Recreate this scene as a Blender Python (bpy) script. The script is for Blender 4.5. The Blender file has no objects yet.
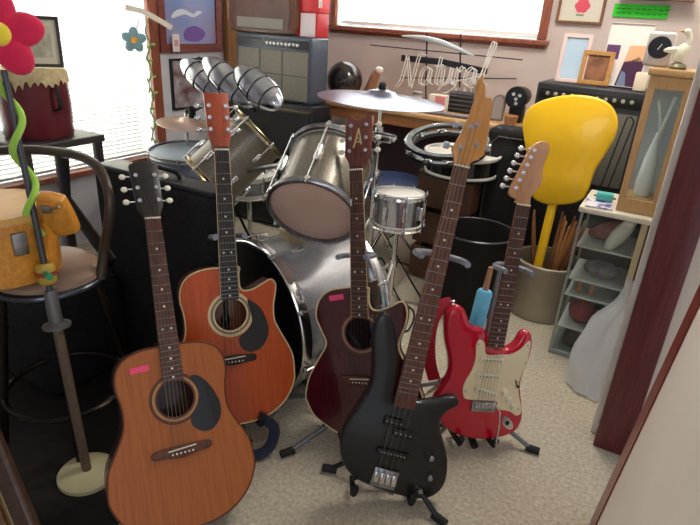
import bpy, bmesh, math, random
from mathutils import Vector as V, Matrix as MX, noise as NZ
random.seed(7)
S = bpy.context.scene
COL = S.collection
PI = math.pi
R_ = math.radians

# ---------------------------------------------------------------- camera model
FPX = 556.0
TILT, YAW, ROLL = R_(23.8), R_(29.0), math.atan2(80, 1258)
CAM = V((0, 0, 1.3))
_fh = V((-math.sin(YAW), math.cos(YAW), 0))
FWD = _fh * math.cos(TILT) + V((0, 0, -math.sin(TILT)))
_r0 = V((math.cos(YAW), math.sin(YAW), 0))
_u0 = _r0.cross(FWD)
RT = _r0 * math.cos(ROLL) + _u0 * math.sin(ROLL)
UP = _u0 * math.cos(ROLL) - _r0 * math.sin(ROLL)
cam = bpy.data.cameras.new('camera')
cam.sensor_fit = 'HORIZONTAL'
cam.sensor_width = 36.0
cam.lens = 36.0 * FPX / 700.0
cam.clip_start = 0.02
co = bpy.data.objects.new('camera', cam)
COL.objects.link(co)
m = MX.Identity(4)
for i in range(3):
    m[i][0], m[i][1], m[i][2], m[i][3] = RT[i], UP[i], -FWD[i], CAM[i]
co.matrix_world = m
S.camera = co

def ray(x, y):
    return FWD + RT * ((x - 350) / FPX) - UP * ((y - 262.5) / FPX)
def W(x, y, X=None, Y=None, Z=None):
    """the point of the room seen at a place of the photo, on the plane X, Y or Z = given"""
    d = ray(x, y)
    if Y is not None: return CAM + d * (Y / d.y)
    if X is not None: return CAM + d * (X / d.x)
    return CAM + d * ((Z - 1.3) / d.z)

# ---------------------------------------------------------------- materials
def lin(h):
    h = h.lstrip('#')
    out = []
    for i in (0, 2, 4):
        c = int(h[i:i + 2], 16) / 255
        out.append(c / 12.92 if c <= 0.04045 else ((c + 0.055) / 1.055) ** 2.4)
    return (*out, 1.0)
MC = {}
def mat(name, c1, rough=0.5, metal=0.0, c2=None, scale=20, stretch=(1, 1, 1), bump=0.0, bscale=None,
        trans=0.0, coat=0.0, alpha=1.0, emit=None, estr=0.0, detail=3, contrast=(0.35, 0.65), sheen=0.0, ior=1.45):
    if name in MC: return MC[name]
    M = bpy.data.materials.new(name); M.use_nodes = True
    nt = M.node_tree; n = nt.nodes; l = nt.links
    b = n['Principled BSDF']
    b.inputs['Roughness'].default_value = rough
    b.inputs['Metallic'].default_value = metal
    b.inputs['IOR'].default_value = ior
    b.inputs['Transmission Weight'].default_value = trans
    b.inputs['Coat Weight'].default_value = coat
    b.inputs['Alpha'].default_value = alpha
    b.inputs['Sheen Weight'].default_value = sheen
    b.inputs['Base Color'].default_value = lin(c1)
    if emit:
        b.inputs['Emission Color'].default_value = lin(emit)
        b.inputs['Emission Strength'].default_value = estr
    if c2 or bump:
        tc = n.new('ShaderNodeTexCoord'); mp = n.new('ShaderNodeMapping')
        mp.inputs['Scale'].default_value = stretch
        l.new(tc.outputs['Object'], mp.inputs['Vector'])
        nz = n.new('ShaderNodeTexNoise'); nz.inputs['Scale'].default_value = scale; nz.inputs['Detail'].default_value = detail
        l.new(mp.outputs['Vector'], nz.inputs['Vector'])
        if c2:
            rp = n.new('ShaderNodeValToRGB')
            rp.color_ramp.elements[0].position = contrast[0]; rp.color_ramp.elements[1].position = contrast[1]
            rp.color_ramp.elements[0].color = lin(c1); rp.color_ramp.elements[1].color = lin(c2)
            l.new(nz.outputs['Fac'], rp.inputs['Fac']); l.new(rp.outputs['Color'], b.inputs['Base Color'])
        if bump:
            src = nz
            if bscale:
                src = n.new('ShaderNodeTexNoise'); src.inputs['Scale'].default_value = bscale; src.inputs['Detail'].default_value = 2
                l.new(mp.outputs['Vector'], src.inputs['Vector'])
            bp = n.new('ShaderNodeBump'); bp.inputs['Strength'].default_value = bump; bp.inputs['Distance'].default_value = 0.01
            l.new(src.outputs['Fac'], bp.inputs['Height']); l.new(bp.outputs['Normal'], b.inputs['Normal'])
    MC[name] = M
    return M
def wood(name, c1, c2, rough=0.4, coat=0.0, scale=9, stretch=(14, 1.2, 6)):
    return mat(name, c1, rough, 0, c2, scale, stretch, coat=coat, detail=4)

chrome = mat('chrome', '#d8dade', 0.16, 1.0)
steel = mat('brushed steel', '#a9abb0', 0.32, 1.0, '#8c8f94', 40)
darksteel = mat('dark steel', '#35363b', 0.4, 0.7)
blackpl = mat('black plastic', '#141416', 0.42)
blackrub = mat('black rubber', '#1a1a1c', 0.7)
blackgloss = mat('black gloss', '#0c0c0f', 0.12, coat=0.5)
blackfab = mat('black fabric', '#121214', 0.85, 0, '#1d1d20', 90, bump=0.25)
cream = mat('cream plastic', '#e8dfc4', 0.35)
whitepl = mat('white plastic', '#eceae6', 0.4)
whitepaint = mat('white paint', '#f2f0ec', 0.55, 0, '#dfdad2', 8)
bone = mat('bone', '#efe8d6', 0.4)
rosew = wood('rosewood', '#3a2018', '#6a4030', 0.45, stretch=(40, 2, 20))
mapleneck = wood('maple', '#c98d55', '#dba26c', 0.35, 0.3)
stringm = mat('string metal', '#776d60', 0.4, 1.0)
pinkpaper = mat('pink sticker paper', '#f0507c', 0.7)

# ---------------------------------------------------------------- mesh builder
WM = {}
class MB:
    def __init__(self):
        self.v = []; self.f = []; self.M = MX.Identity(4)
    def add(self, vs, fs):
        o = len(self.v)
        self.v += [self.M @ V(p) for p in vs]
        self.f += [tuple(i + o for i in f) for f in fs]
        return self
    def box(self, c, s, rot=None, taper=1.0):
        x, y, z = s[0] / 2, s[1] / 2, s[2] / 2
        vs = []
        for sz in (-1, 1):
            k = taper if sz > 0 else 1
            for sx, sy in ((-1, -1), (1, -1), (1, 1), (-1, 1)):
                p = V((sx * x * k, sy * y * k, sz * z))
                if rot is not None: p = rot @ p
                vs.append(p + V(c))
        return self.add(vs, [(3, 2, 1, 0), (4, 5, 6, 7), (0, 1, 5, 4), (1, 2, 6, 5), (2, 3, 7, 6), (3, 0, 4, 7)])
    def rbox(self, c, s, r=0.01, n=3, rot=None):
        """a box with rounded edges"""
        bm = bmesh.new(); bmesh.ops.create_cube(bm, size=1)
        for v in bm.verts: v.co = V((v.co.x * s[0], v.co.y * s[1], v.co.z * s[2]))
        bmesh.ops.bevel(bm, geom=bm.edges[:], offset=min(r, min(s) * 0.49), segments=n, affect='EDGES', profile=0.5)
        bm.verts.index_update()
        vs = [(rot @ v.co if rot is not None else v.co) + V(c) for v in bm.verts]
        fs = [tuple(v.index for v in f.verts) for f in bm.faces]
        bm.free()
        return self.add(vs, fs)
    def ring(self, c, a, b, r, n):
        return [V(c) + (a * math.cos(2 * PI * k / n) + b * math.sin(2 * PI * k / n)) * r for k in range(n)]
    def lathe(self, o, axis, prof, n=24, caps=True):
        """profile of (distance along axis, radius)"""
        o = V(o); ax = V(axis).normalized()
        a = ax.orthogonal().normalized(); b = ax.cross(a)
        vs = []; fs = []
        for h, r in prof: vs += self.ring(o + ax * h, a, b, max(r, 1e-5), n)
        for i in range(len(prof) - 1):
            for k in range(n):
                k2 = (k + 1) % n
                fs.append((i * n + k, i * n + k2, (i + 1) * n + k2, (i + 1) * n + k))
        if caps:
            fs.append(tuple(range(n - 1, -1, -1))); fs.append(tuple(range((len(prof) - 1) * n, len(prof) * n)))
        return self.add(vs, fs)
    def cyl(self, p0, p1, r0, r1=None, n=14):
        p0, p1 = V(p0), V(p1); L = (p1 - p0).length
        return self.lathe(p0, p1 - p0, [(0, r0), (L, r0 if r1 is None else r1)], n)
    def tube(self, pts, r, n=8, closed=False, flat=None):
        """sweep along points; r number or list; flat=(w,t) sweeps a band"""
        pts = [V(p) for p in pts]; N = len(pts); vs = []; fs = []
        t0 = (pts[1] - pts[0]).normalized(); nrm = t0.orthogonal().normalized()
        if flat and len(flat) > 2: nrm = (V(flat[2]) - t0 * V(flat[2]).dot(t0)).normalized()
        for i, p in enumerate(pts):
            if closed: t = pts[(i + 1) % N] - pts[i - 1]
            else: t = pts[min(i + 1, N - 1)] - pts[max(i - 1, 0)]
            if t.length < 1e-9: t = t0
            t.normalize()
            nrm = (nrm - t * nrm.dot(t))
            nrm = nrm.normalized() if nrm.length > 1e-6 else t.orthogonal().normalized()
            bn = t.cross(nrm); rr = r[i] if isinstance(r, (list, tuple)) else r
            for k in range(n):
                a = 2 * PI * (k + 0.5) / n
                if flat: vs.append(p + nrm * math.cos(a) * flat[0] + bn * math.sin(a) * flat[1])
                else: vs.append(p + (nrm * math.cos(a) + bn * math.sin(a)) * rr)
        for i in range(N if closed else N - 1):
            j = (i + 1) % N
            for k in range(n):
                k2 = (k + 1) % n
                fs.append((i * n + k, i * n + k2, j * n + k2, j * n + k))
        if not closed:
            fs.append(tuple(range(n - 1, -1, -1))); fs.append(tuple(range((N - 1) * n, N * n)))
        return self.add(vs, fs)
    def ball(self, c, r, nu=20, nv=12, rot=None):
        r = V((r, r, r)) if not hasattr(r, '__len__') else V(r)
        vs = []; fs = []
        for i in range(nv + 1):
            th = PI * i / nv
            for k in range(nu):
                p = V((math.sin(th) * math.cos(2 * PI * k / nu) * r.x, math.sin(th) * math.sin(2 * PI * k / nu) * r.y, math.cos(th) * r.z))
                if rot is not None: p = rot @ p
                vs.append(p + V(c))
        for i in range(nv):
            for k in range(nu):
                k2 = (k + 1) % nu
                fs.append((i * nu + k, (i + 1) * nu + k, (i + 1) * nu + k2, i * nu + k2))
        return self.add(vs, fs)
    def prism(self, out, z0, z1, holes=(), bev=0.0, to=None):
        """flat outline (x,y) with holes between two heights; `to` maps a local (x,y,z) to 3D"""
        to = to or (lambda x, y, z: V((x, y, z)))
        loops = [out] + list(holes)
        vs = []; fs = []
        cxm = sum(p[0] for p in out) / len(out); cym = sum(p[1] for p in out) / len(out)
        def inset(loop, d, sgn=1):
            n = len(loop); res = []
            area = sum(loop[i][0] * loop[(i + 1) % n][1] - loop[(i + 1) % n][0] * loop[i][1] for i in range(n))
            sg = 1 if area > 0 else -1
            for i in range(n):
                ax, ay = loop[i - 1]; bx, by = loop[(i + 1) % n]
                tx, ty = bx - ax, by - ay; L = math.hypot(tx, ty) or 1
                res.append((loop[i][0] - ty / L * d * sg * sgn, loop[i][1] + tx / L * d * sg * sgn))
            return res
        lev = [(z0, 0), (z1, 0)] if not bev else [(z0, bev), (z0 + bev * 0.35, bev * 0.3), (z0 + bev, 0), (z1 - bev, 0), (z1 - bev * 0.35, bev * 0.3), (z1, bev)]
        idx = []
        for li, lp in enumerate(loops):
            rows = []
            for z, d in lev:
                q = inset(lp, d if li == 0 else -d) if d else lp
                rows.append(range(len(vs), len(vs) + len(q)))
                vs += [to(x, y, z) for x, y in q]
            for a, b in zip(rows[:-1], rows[1:]):
                n = len(lp)
                for k in range(n):
                    k2 = (k + 1) % n
                    fs.append((a[k], a[k2], b[k2], b[k]))
            idx.append((rows[0], rows[-1]))
        for side in (0, 1):
            bm = bmesh.new(); es = []; mp = {}
            for rr in idx:
                ids = list(rr[side]); bv = []
                flat = inset(loops[idx.index(rr)], 0)
                for i in ids:
                    lp = loops[idx.index(rr)]
                for j, i in enumerate(ids):
                    d = lev[0 if side == 0 else -1][1]
                    lp = loops[idx.index(rr)]
                    q = lp[j]
                    v = bm.verts.new((q[0], q[1], 0)); mp[v] = i; bv.append(v)
                for j in range(len(bv)): es.append(bm.edges.new((bv[j], bv[(j + 1) % len(bv)])))
            bmesh.ops.triangle_fill(bm, use_beauty=True, edges=es)
            for f in bm.faces:
                t = [mp[v] for v in f.verts]
                fs.append(tuple(t if side else t[::-1]))
            bm.free()
        return self.add(vs, fs)
    def build(self, name, material, parent=None, world=True, ang=40, bevel=0.0, smooth=True):
        me = bpy.data.meshes.new(name)
        inv = MX.Identity(4)
        if parent is not None and world: inv = WM[parent].inverted()
        me.from_pydata([inv @ v for v in self.v], [], self.f)
        bm = bmesh.new(); bm.from_mesh(me)
        bmesh.ops.remove_doubles(bm, verts=bm.verts, dist=1e-6)
        bmesh.ops.recalc_face_normals(bm, faces=bm.faces)
        bm.to_mesh(me); bm.free()
        if smooth:
            me.polygons.foreach_set('use_smooth', [True] * len(me.polygons))
            me.set_sharp_from_angle(angle=R_(ang))
        me.materials.append(material)
        o = bpy.data.objects.new(name, me); COL.objects.link(o)
        WM[o] = WM[parent].copy() if parent is not None else MX.Identity(4)
        if parent is not None: o.parent = parent
        if bevel:
            md = o.modifiers.new('bevel', 'BEVEL'); md.width = bevel; md.segments = 2; md.limit_method = 'ANGLE'; md.angle_limit = R_(40)
        return o
def box(c, s, rot=None, r=0): return MB().rbox(c, s, r, 3, rot) if r else MB().box(c, s, rot)

def tag(o, label, cat, group=None, kind=None):
    if label: o['label'] = label
    if cat: o['category'] = cat
    if group: o['group'] = group
    if kind: o['kind'] = kind
    return o
def thing(name, label, cat, loc=(0, 0, 0), M=None, group=None):
    o = bpy.data.objects.new(name, None); COL.objects.link(o)
    o.empty_display_size = 0.05
    mm = MX.Translation(V(loc)) if M is None else M
    o.matrix_basis = mm; WM[o] = mm.copy()
    return tag(o, label, cat, group)
def struct(name, mb, material, bevel=0.0, **k):
    o = mb.build(name, material, bevel=bevel, **k); o['kind'] = 'structure'; return o
def solo(name, mb, material, label, cat, group=None, **k):
    """a thing that is one mesh, its origin at its base"""
    b = V((0, 0, 0)); zs = min(v.z for v in mb.v)
    b.x = sum(v.x for v in mb.v) / len(mb.v); b.y = sum(v.y for v in mb.v) / len(mb.v); b.z = zs
    mb.v = [v - b for v in mb.v]
    o = mb.build(name, material, **k); o.location = b; WM[o] = MX.Translation(b)
    return tag(o, label, cat, group)
def lab(o, s): o['label'] = s; return o

def spline(pts, k=6, closed=True):
    """Catmull-Rom through points"""
    n = len(pts); out = []
    pts = [V(p) for p in pts]
    for i in range(n if closed else n - 1):
        p0 = pts[i - 1] if closed or i > 0 else pts[0]
        p1 = pts[i]; p2 = pts[(i + 1) % n]
        p3 = pts[(i + 2) % n] if closed or i + 2 < n else pts[-1]
        for j in range(k):
            t = j / k
            out.append(0.5 * ((2 * p1) + (p2 - p0) * t + (2 * p0 - 5 * p1 + 4 * p2 - p3) * t * t + (3 * p1 - p0 - 3 * p2 + p3) * t ** 3))
    if not closed: out.append(pts[-1])
    return out
def sp2(pts, k=6): return [(p.x, p.y) for p in spline([(x, y, 0) for x, y in pts], k)]
def circ(x, y, r, n=32, ry=None): return [(x + r * math.cos(2 * PI * i / n), y + (ry or r) * math.sin(2 * PI * i / n)) for i in range(n)]
def cols(u, v, w, o):
    mm = MX.Identity(4)
    for i in range(3): mm[i][0], mm[i][1], mm[i][2], mm[i][3] = u[i], v[i], w[i], o[i]
    return mm
def rotz(a): return MX.Rotation(a, 3, 'Z')
def rotx(a): return MX.Rotation(a, 3, 'X')
def roty(a): return MX.Rotation(a, 3, 'Y')

# ================================================================ SETTING
XL, YB, XR = -2.8, 3.5, 0.045
carpet = mat('carpet', '#b0a590', 0.95, 0, '#d4ccba', 85, bump=0.7, bscale=240, detail=10, contrast=(0.3, 0.68))
nt = carpet.node_tree
wallm = mat('wall paint', '#d3c3bd', 0.85, 0, '#d9cac5', 3, bump=0.05, bscale=120)
walllt = mat('pale wall paint', '#dcdbe0', 0.85, 0, '#d5d4da', 3)
ceilm = mat('ceiling paint', '#d8d4cc', 0.9)
trimw = wood('reddish trim wood', '#8a4c3a', '#a2624c', 0.4, 0.2, stretch=(8, 8, 0.8))
jambw = wood('dark red brown wood', '#561c20', '#68282c', 0.38, 0.3, stretch=(12, 12, 0.8))
def thin_glass(name, c, k):
    M = bpy.data.materials.new(name); M.use_nodes = True; nt = M.node_tree; n = nt.nodes; l = nt.links
    out = n['Material Output']; n.remove(n['Principled BSDF'])
    tr = n.new('ShaderNodeBsdfTransparent'); tr.inputs[0].default_value = lin(c)
    g = n.new('ShaderNodeBsdfGlossy'); g.inputs['Roughness'].default_value = 0.05
    mx = n.new('ShaderNodeMixShader'); mx.inputs[0].default_value = k
    l.new(tr.outputs[0], mx.inputs[1]); l.new(g.outputs[0], mx.inputs[2]); l.new(mx.outputs[0], out.inputs[0])
    return M
glass = thin_glass('window glass', '#f6faf8', 0.05)

struct('floor', MB().box((-1.2, 1.0, -0.03), (3.6, 5.4, 0.06)), carpet, smooth=False)
struct('ceiling', MB().box((-1.1, 1.1, 2.44), (3.8, 5.2, 0.06)), ceilm, smooth=False)
struct('wall_unseen', MB().box((-1.4, -1.35, 1.2), (3.0, 0.1, 2.4)), walllt, smooth=False)  # unseen wall behind the camera, added so sky light enters from the right
# back wall with window opening
bx0, bx1 = W(337, 25, Y=YB).x, W(538, 36, Y=YB).x
bz0 = 1.245; bz1 = 2.0
mb = MB()
t = 0.12
mb.box(((XL - 0.1 + bx0) / 2, YB + t / 2, 1.2), (bx0 - XL + 0.1, t, 2.4))
mb.box(((XR + 0.5 + bx1) / 2, YB + t / 2, 1.2), (XR + 0.5 - bx1, t, 2.4))
mb.box(((bx0 + bx1) / 2, YB + t / 2, bz0 / 2), (bx1 - bx0, t, bz0))
mb.box(((bx0 + bx1) / 2, YB + t / 2, (bz1 + 2.4) / 2), (bx1 - bx0, t, 2.4 - bz1))
struct('wall_back', mb, wallm, smooth=False)
# left wall with window opening
ly0, ly1 = 1.25, W(149, 60, X=XL).y
lz0, lz1 = 0.44, 1.95
mb = MB()
mb.box((XL - t / 2, (-1.35 + ly0) / 2, 1.2), (t, ly0 + 1.35, 2.4))
mb.box((XL - t / 2, (YB + ly1) / 2, 1.2), (t, YB - ly1, 2.4))
mb.box((XL - t / 2, (ly0 + ly1) / 2, lz0 / 2), (t, ly1 - ly0, lz0))
mb.box((XL - t / 2, (ly0 + ly1) / 2, (lz1 + 2.4) / 2), (t, ly1 - ly0, 2.4 - lz1))
struct('wall_left', mb, walllt, smooth=False)
# right wall of the room ends at the dark doorway jamb
struct('wall_right', MB().box((XR + 0.05, (1.80 + YB) / 2, 1.2), (0.10, YB - 1.80, 2.4)), whitepaint, smooth=False)
struct('trim_2', MB().rbox((0.018, 1.86, 1.2), (0.020, 0.07, 2.4), 0.004, 2), whitepaint)
struct('door_1', MB().rbox((0.080, 1.775, 1.2), (0.106, 0.046, 2.4), 0.004, 2), jambw)
struct('wall_doorway', MB().box((0.33, 1.80, 1.2), (0.394, 0.05, 2.4)), mat('tan wall edge', '#d5c9b8', 0.8), smooth=False)
# windows: frame, pane
def window(name, mbf, mbp, sill):
    r = thing(name, None, None); r['kind'] = 'structure'
    mbf.build('window_frame', trimw, r, bevel=0.003)
    sill.build('window_sill', trimw, r, bevel=0.004)
    mbp.build('pane', glass, r, smooth=False)
    return r
f = MB(); w = 0.05
xm = (bx0 + bx1) / 2
f.box((bx0 - w / 2, YB - 0.008, (bz0 + bz1) / 2), (w * 0.7, 0.02, bz1 - bz0)); f.box((bx1 + w / 2, YB - 0.008, (bz0 + bz1) / 2), (w, 0.02, bz1 - bz0))
f.box((xm, YB - 0.008, bz1 + w / 2), (bx1 - bx0 + 2 * w, 0.02, w))
s = MB().box((xm, YB - 0.02, bz0 - 0.018), (bx1 - bx0 + 0.14, 0.05, 0.026)); s.box((xm, YB - 0.004, bz0 - 0.04), (bx1 - bx0 + 0.1, 0.012, 0.02))
window('window_1', f, MB().box((xm, YB + 0.09, (bz0 + bz1) / 2), (bx1 - bx0, 0.006, bz1 - bz0)), s)
f = MB(); ym = (ly0 + ly1) / 2
wpost = W(158, 60, X=XL).y - ly1
f.box((XL + 0.008, ly1 + wpost / 2, (lz0 + lz1) / 2), (0.03, wpost, lz1 - lz0 + 0.1)); f.box((XL + 0.008, ly0 - 0.03, (lz0 + lz1) / 2), (0.02, 0.06, lz1 - lz0))
f.box((XL + 0.008, ym, lz1 + 0.03), (0.02, ly1 - ly0 + 0.1, 0.06))
s = MB().box((XL + 0.02, ym, lz0 - 0.015), (0.07, ly1 - ly0 + 0.12, 0.03))
window('window_2', f, MB().box((XL - 0.09, ym, (lz0 + lz1) / 2), (0.006, ly1 - ly0, lz1 - lz0)), s)

def translucent(name, c, k=0.6):
    M = bpy.data.materials.new(name); M.use_nodes = True; nt = M.node_tree; n = nt.nodes; l = nt.links
    out = n['Material Output']; n.remove(n['Principled BSDF'])
    d = n.new('ShaderNodeBsdfDiffuse'); tr = n.new('ShaderNodeBsdfTranslucent'); mx = n.new('ShaderNodeMixShader')
    d.inputs[0].default_value = lin(c); tr.inputs[0].default_value = lin(c); mx.inputs[0].default_value = k
    l.new(d.outputs[0], mx.inputs[1]); l.new(tr.outputs[0], mx.inputs[2]); l.new(mx.outputs[0], out.inputs[0])
    return M
shade = translucent('white blind', '#f4f2ee', 0.55)
# blinds of the left window
bl = thing('window_blind', 'white horizontal slat blind glowing in the left window', 'blind', (XL - 0.03, ym, lz0))
mb = MB(); z = lz0 + 0.03
rs = roty(R_(-52))
while z < lz1 - 0.05:
    mb.box((XL - 0.03, ym, z), (0.026, ly1 - ly0 - 0.02, 0.0012), rs); z += 0.0235
mb.build('slats', shade, bl, smooth=False)
MB().rbox((XL - 0.03, ym, lz1 - 0.025), (0.035, ly1 - ly0 - 0.01, 0.04), 0.004).build('headrail', whitepl, bl)
MB().rbox((XL - 0.03, ym, lz0 + 0.014), (0.028, ly1 - ly0 - 0.02, 0.014), 0.004).build('bottom_rail', whitepl, bl)
# roller shade of the back window
bl = thing('roller_shade', 'plain white roller shade pulled down over the back window', 'blind', (xm, YB + 0.04, bz0))
MB().box((xm, YB + 0.04, (bz0 + bz1) / 2 + 0.01), (bx1 - bx0 - 0.015, 0.0015, bz1 - bz0 - 0.02)).build('cloth', shade, bl, smooth=False)
MB().rbox((xm, YB + 0.04, bz0 + 0.02), (bx1 - bx0 - 0.015, 0.01, 0.022), 0.003).build('hem_bar', whitepl, bl)

# ================================================================ GUITARS
POSE = {
 'natural': ([0.5092, 0.859, -0.0525], [-0.4003, 0.2904, 0.8691], [0.7619, -0.4215, 0.4918], [-0.8289, 0.7337, 0.0502]),
 'orange': ([0.6044, 0.7957, -0.0395], [-0.2426, 0.231, 0.9422], [0.7589, -0.5599, 0.3326], [-0.9683, 1.0714, 0.0913]),
 'burgundy': ([0.9637, 0.1775, 0.1996], [-0.2397, 0.2452, 0.9394], [0.1178, -0.9531, 0.2788], [-0.6049, 1.2566, 0.0598]),
 'bass': ([0.8469, 0.5062, -0.1624], [0.001, 0.304, 0.9527], [0.5317, -0.807, 0.2569], [-0.463, 1.1061, 0.0218]),
 'red': ([0.7791, 0.6151, -0.1209], [-0.0429, 0.2447, 0.9687], [0.6254, -0.7495, 0.217], [-0.3099, 1.4891, 0.026]),
}
PM = {k: cols(*[V(x) for x in v]) for k, v in POSE.items()}
PM['natural'] = PM['natural'] @ MX.Scale(0.957, 4)      # a slightly smaller instrument

def tuner(root, x, y, z, side, mt, button):
    p = MB(); p.cyl((x, y, z - 0.012), (x, y, z + 0.010), 0.0036, 0.003, 10); p.cyl((x, y, z), (x, y, z + 0.0025), 0.0062, 0.0062, 12)
    p.cyl((x, y, z - 0.018), (x + side * 0.026, y, z - 0.018), 0.0025, None, 8)
    p.rbox((x, y, z - 0.019), (0.014, 0.018, 0.008), 0.002, 2)
    o = p.build('tuning_peg', mt, root, world=False)
    q = MB(); q.ball((x + side * 0.034, y, z - 0.018), (0.010, 0.0085, 0.0055), 12, 8)
    q.build('tuner_button', button, o, world=False)

def strings(root, n, xs_b, yb, zb, xs_n, yn, zn, posts, rad):
    for i in range(n):
        MB().tube([(xs_b[i], yb, zb), (xs_n[i], yn, zn), posts[i]], rad * 0.62 * (1.5 - 0.8 * i / max(1, n - 1)), 6).build('guitar_string', stringm, root, world=False)

def fretboard(root, y0, y1, scale, saddle_nut, w0, w1, zt, bm_, zb=0.0):
    """y0 body end, y1 nut, w0 width at the body end, w1 at the nut"""
    out = [(-w0 / 2, y0), (w0 / 2, y0), (w1 / 2, y1), (-w1 / 2, y1)]
    fb = MB().prism(out, zb, zt).build('fretboard', bm_, root, world=False, smooth=False)
    frm = []; dotm = []
    ys = [y1 - scale * (1 - 2 ** (-k / 12)) for k in range(0, 24)]
    for k in range(1, 24):
        if ys[k] < y0 + 0.002: break
        wv = w1 + (w0 - w1) * (y1 - ys[k]) / (y1 - y0)
        frm.append(MB().cyl((-wv / 2, ys[k], zt), (wv / 2, ys[k], zt), 0.0010, None, 6))
        ym_ = (ys[k] + ys[k - 1]) / 2
        if k in (3, 5, 7, 9, 15, 17, 19, 21): dotm.append(MB().cyl((0, ym_, zt - 0.001), (0, ym_, zt + 0.0006), 0.0032, None, 12))
        if k == 12:
            for s in (-1, 1): dotm.append(MB().cyl((s * 0.012, ym_, zt - 0.001), (s * 0.012, ym_, zt + 0.0006), 0.0032, None, 12))
    for q in frm: q.build('fret', steel, fb, world=False)
    for q in dotm: q.build('fret_marker', bone, fb, world=False)
    MB().rbox((0, y1 + 0.002, (zt + zb) / 2 + 0.001), (w1, 0.005, zt - zb + 0.003), 0.001, 2).build('nut', bone, root, world=False)
    return fb

def neck_mesh(y0, y1, w0, w1, zt, depth):
    vs = []; fs = []; n = 10
    for y, w in ((y0, w0), ((y0 + y1) / 2, (w0 + w1) / 2), (y1, w1)):
        for k in range(n + 1):
            a = PI * k / n
            vs.append((math.cos(a) * w / 2, y, zt - math.sin(a) * depth))
    for r in range(2):
        for k in range(n): fs.append((r * (n + 1) + k, r * (n + 1) + k + 1, (r + 1) * (n + 1) + k + 1, (r + 1) * (n + 1) + k))
        fs.append((r * (n + 1) + n, r * (n + 1), (r + 1) * (n + 1), (r + 1) * (n + 1) + n))
    fs.append(tuple(range(n + 1))); fs.append(tuple(range(2 * (n + 1), 3 * (n + 1)))[::-1])
    return MB().add(vs, fs)

DREAD = [(0, 0.0), (0.07, 0.004), (0.125, 0.024), (0.168, 0.06), (0.194, 0.11), (0.198, 0.145), (0.191, 0.2), (0.166, 0.25), (0.146, 0.29), (0.139, 0.325), (0.142, 0.37), (0.15, 0.41), (0.146, 0.45), (0.125, 0.482), (0.085, 0.499), (0.04, 0.504)]
CUT = [(0, 0.0), (0.07, 0.004), (0.125, 0.024), (0.168, 0.06), (0.194, 0.11), (0.198, 0.147), (0.192, 0.209), (0.158, 0.28), (0.139, 0.324), (0.138, 0.371), (0.146, 0.412), (0.148, 0.44), (0.133, 0.456), (0.105, 0.444), (0.07, 0.428), (0.042, 0.428), (0.032, 0.445), (0.031, 0.48), (0.03, 0.504)]
OVAL = [(0, 0.012), (0.07, 0.02), (0.122, 0.042), (0.17, 0.075), (0.195, 0.12), (0.198, 0.15), (0.184, 0.2), (0.15, 0.26), (0.124, 0.31), (0.128, 0.345), (0.146, 0.39), (0.152, 0.43), (0.138, 0.46), (0.1, 0.443), (0.062, 0.43), (0.04, 0.434), (0.031, 0.452), (0.03, 0.48), (0.028, 0.5)]
def mirror(h): return [(-x, y) for x, y in h[::-1] if x > 1e-4]
OVL = [(0, 0.012), (0.07, 0.02), (0.122, 0.042), (0.17, 0.075), (0.195, 0.12), (0.198, 0.145), (0.184, 0.2), (0.15, 0.26), (0.119, 0.315), (0.134, 0.357), (0.152, 0.405), (0.14, 0.455), (0.105, 0.487), (0.06, 0.497), (0.025, 0.5)]

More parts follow.
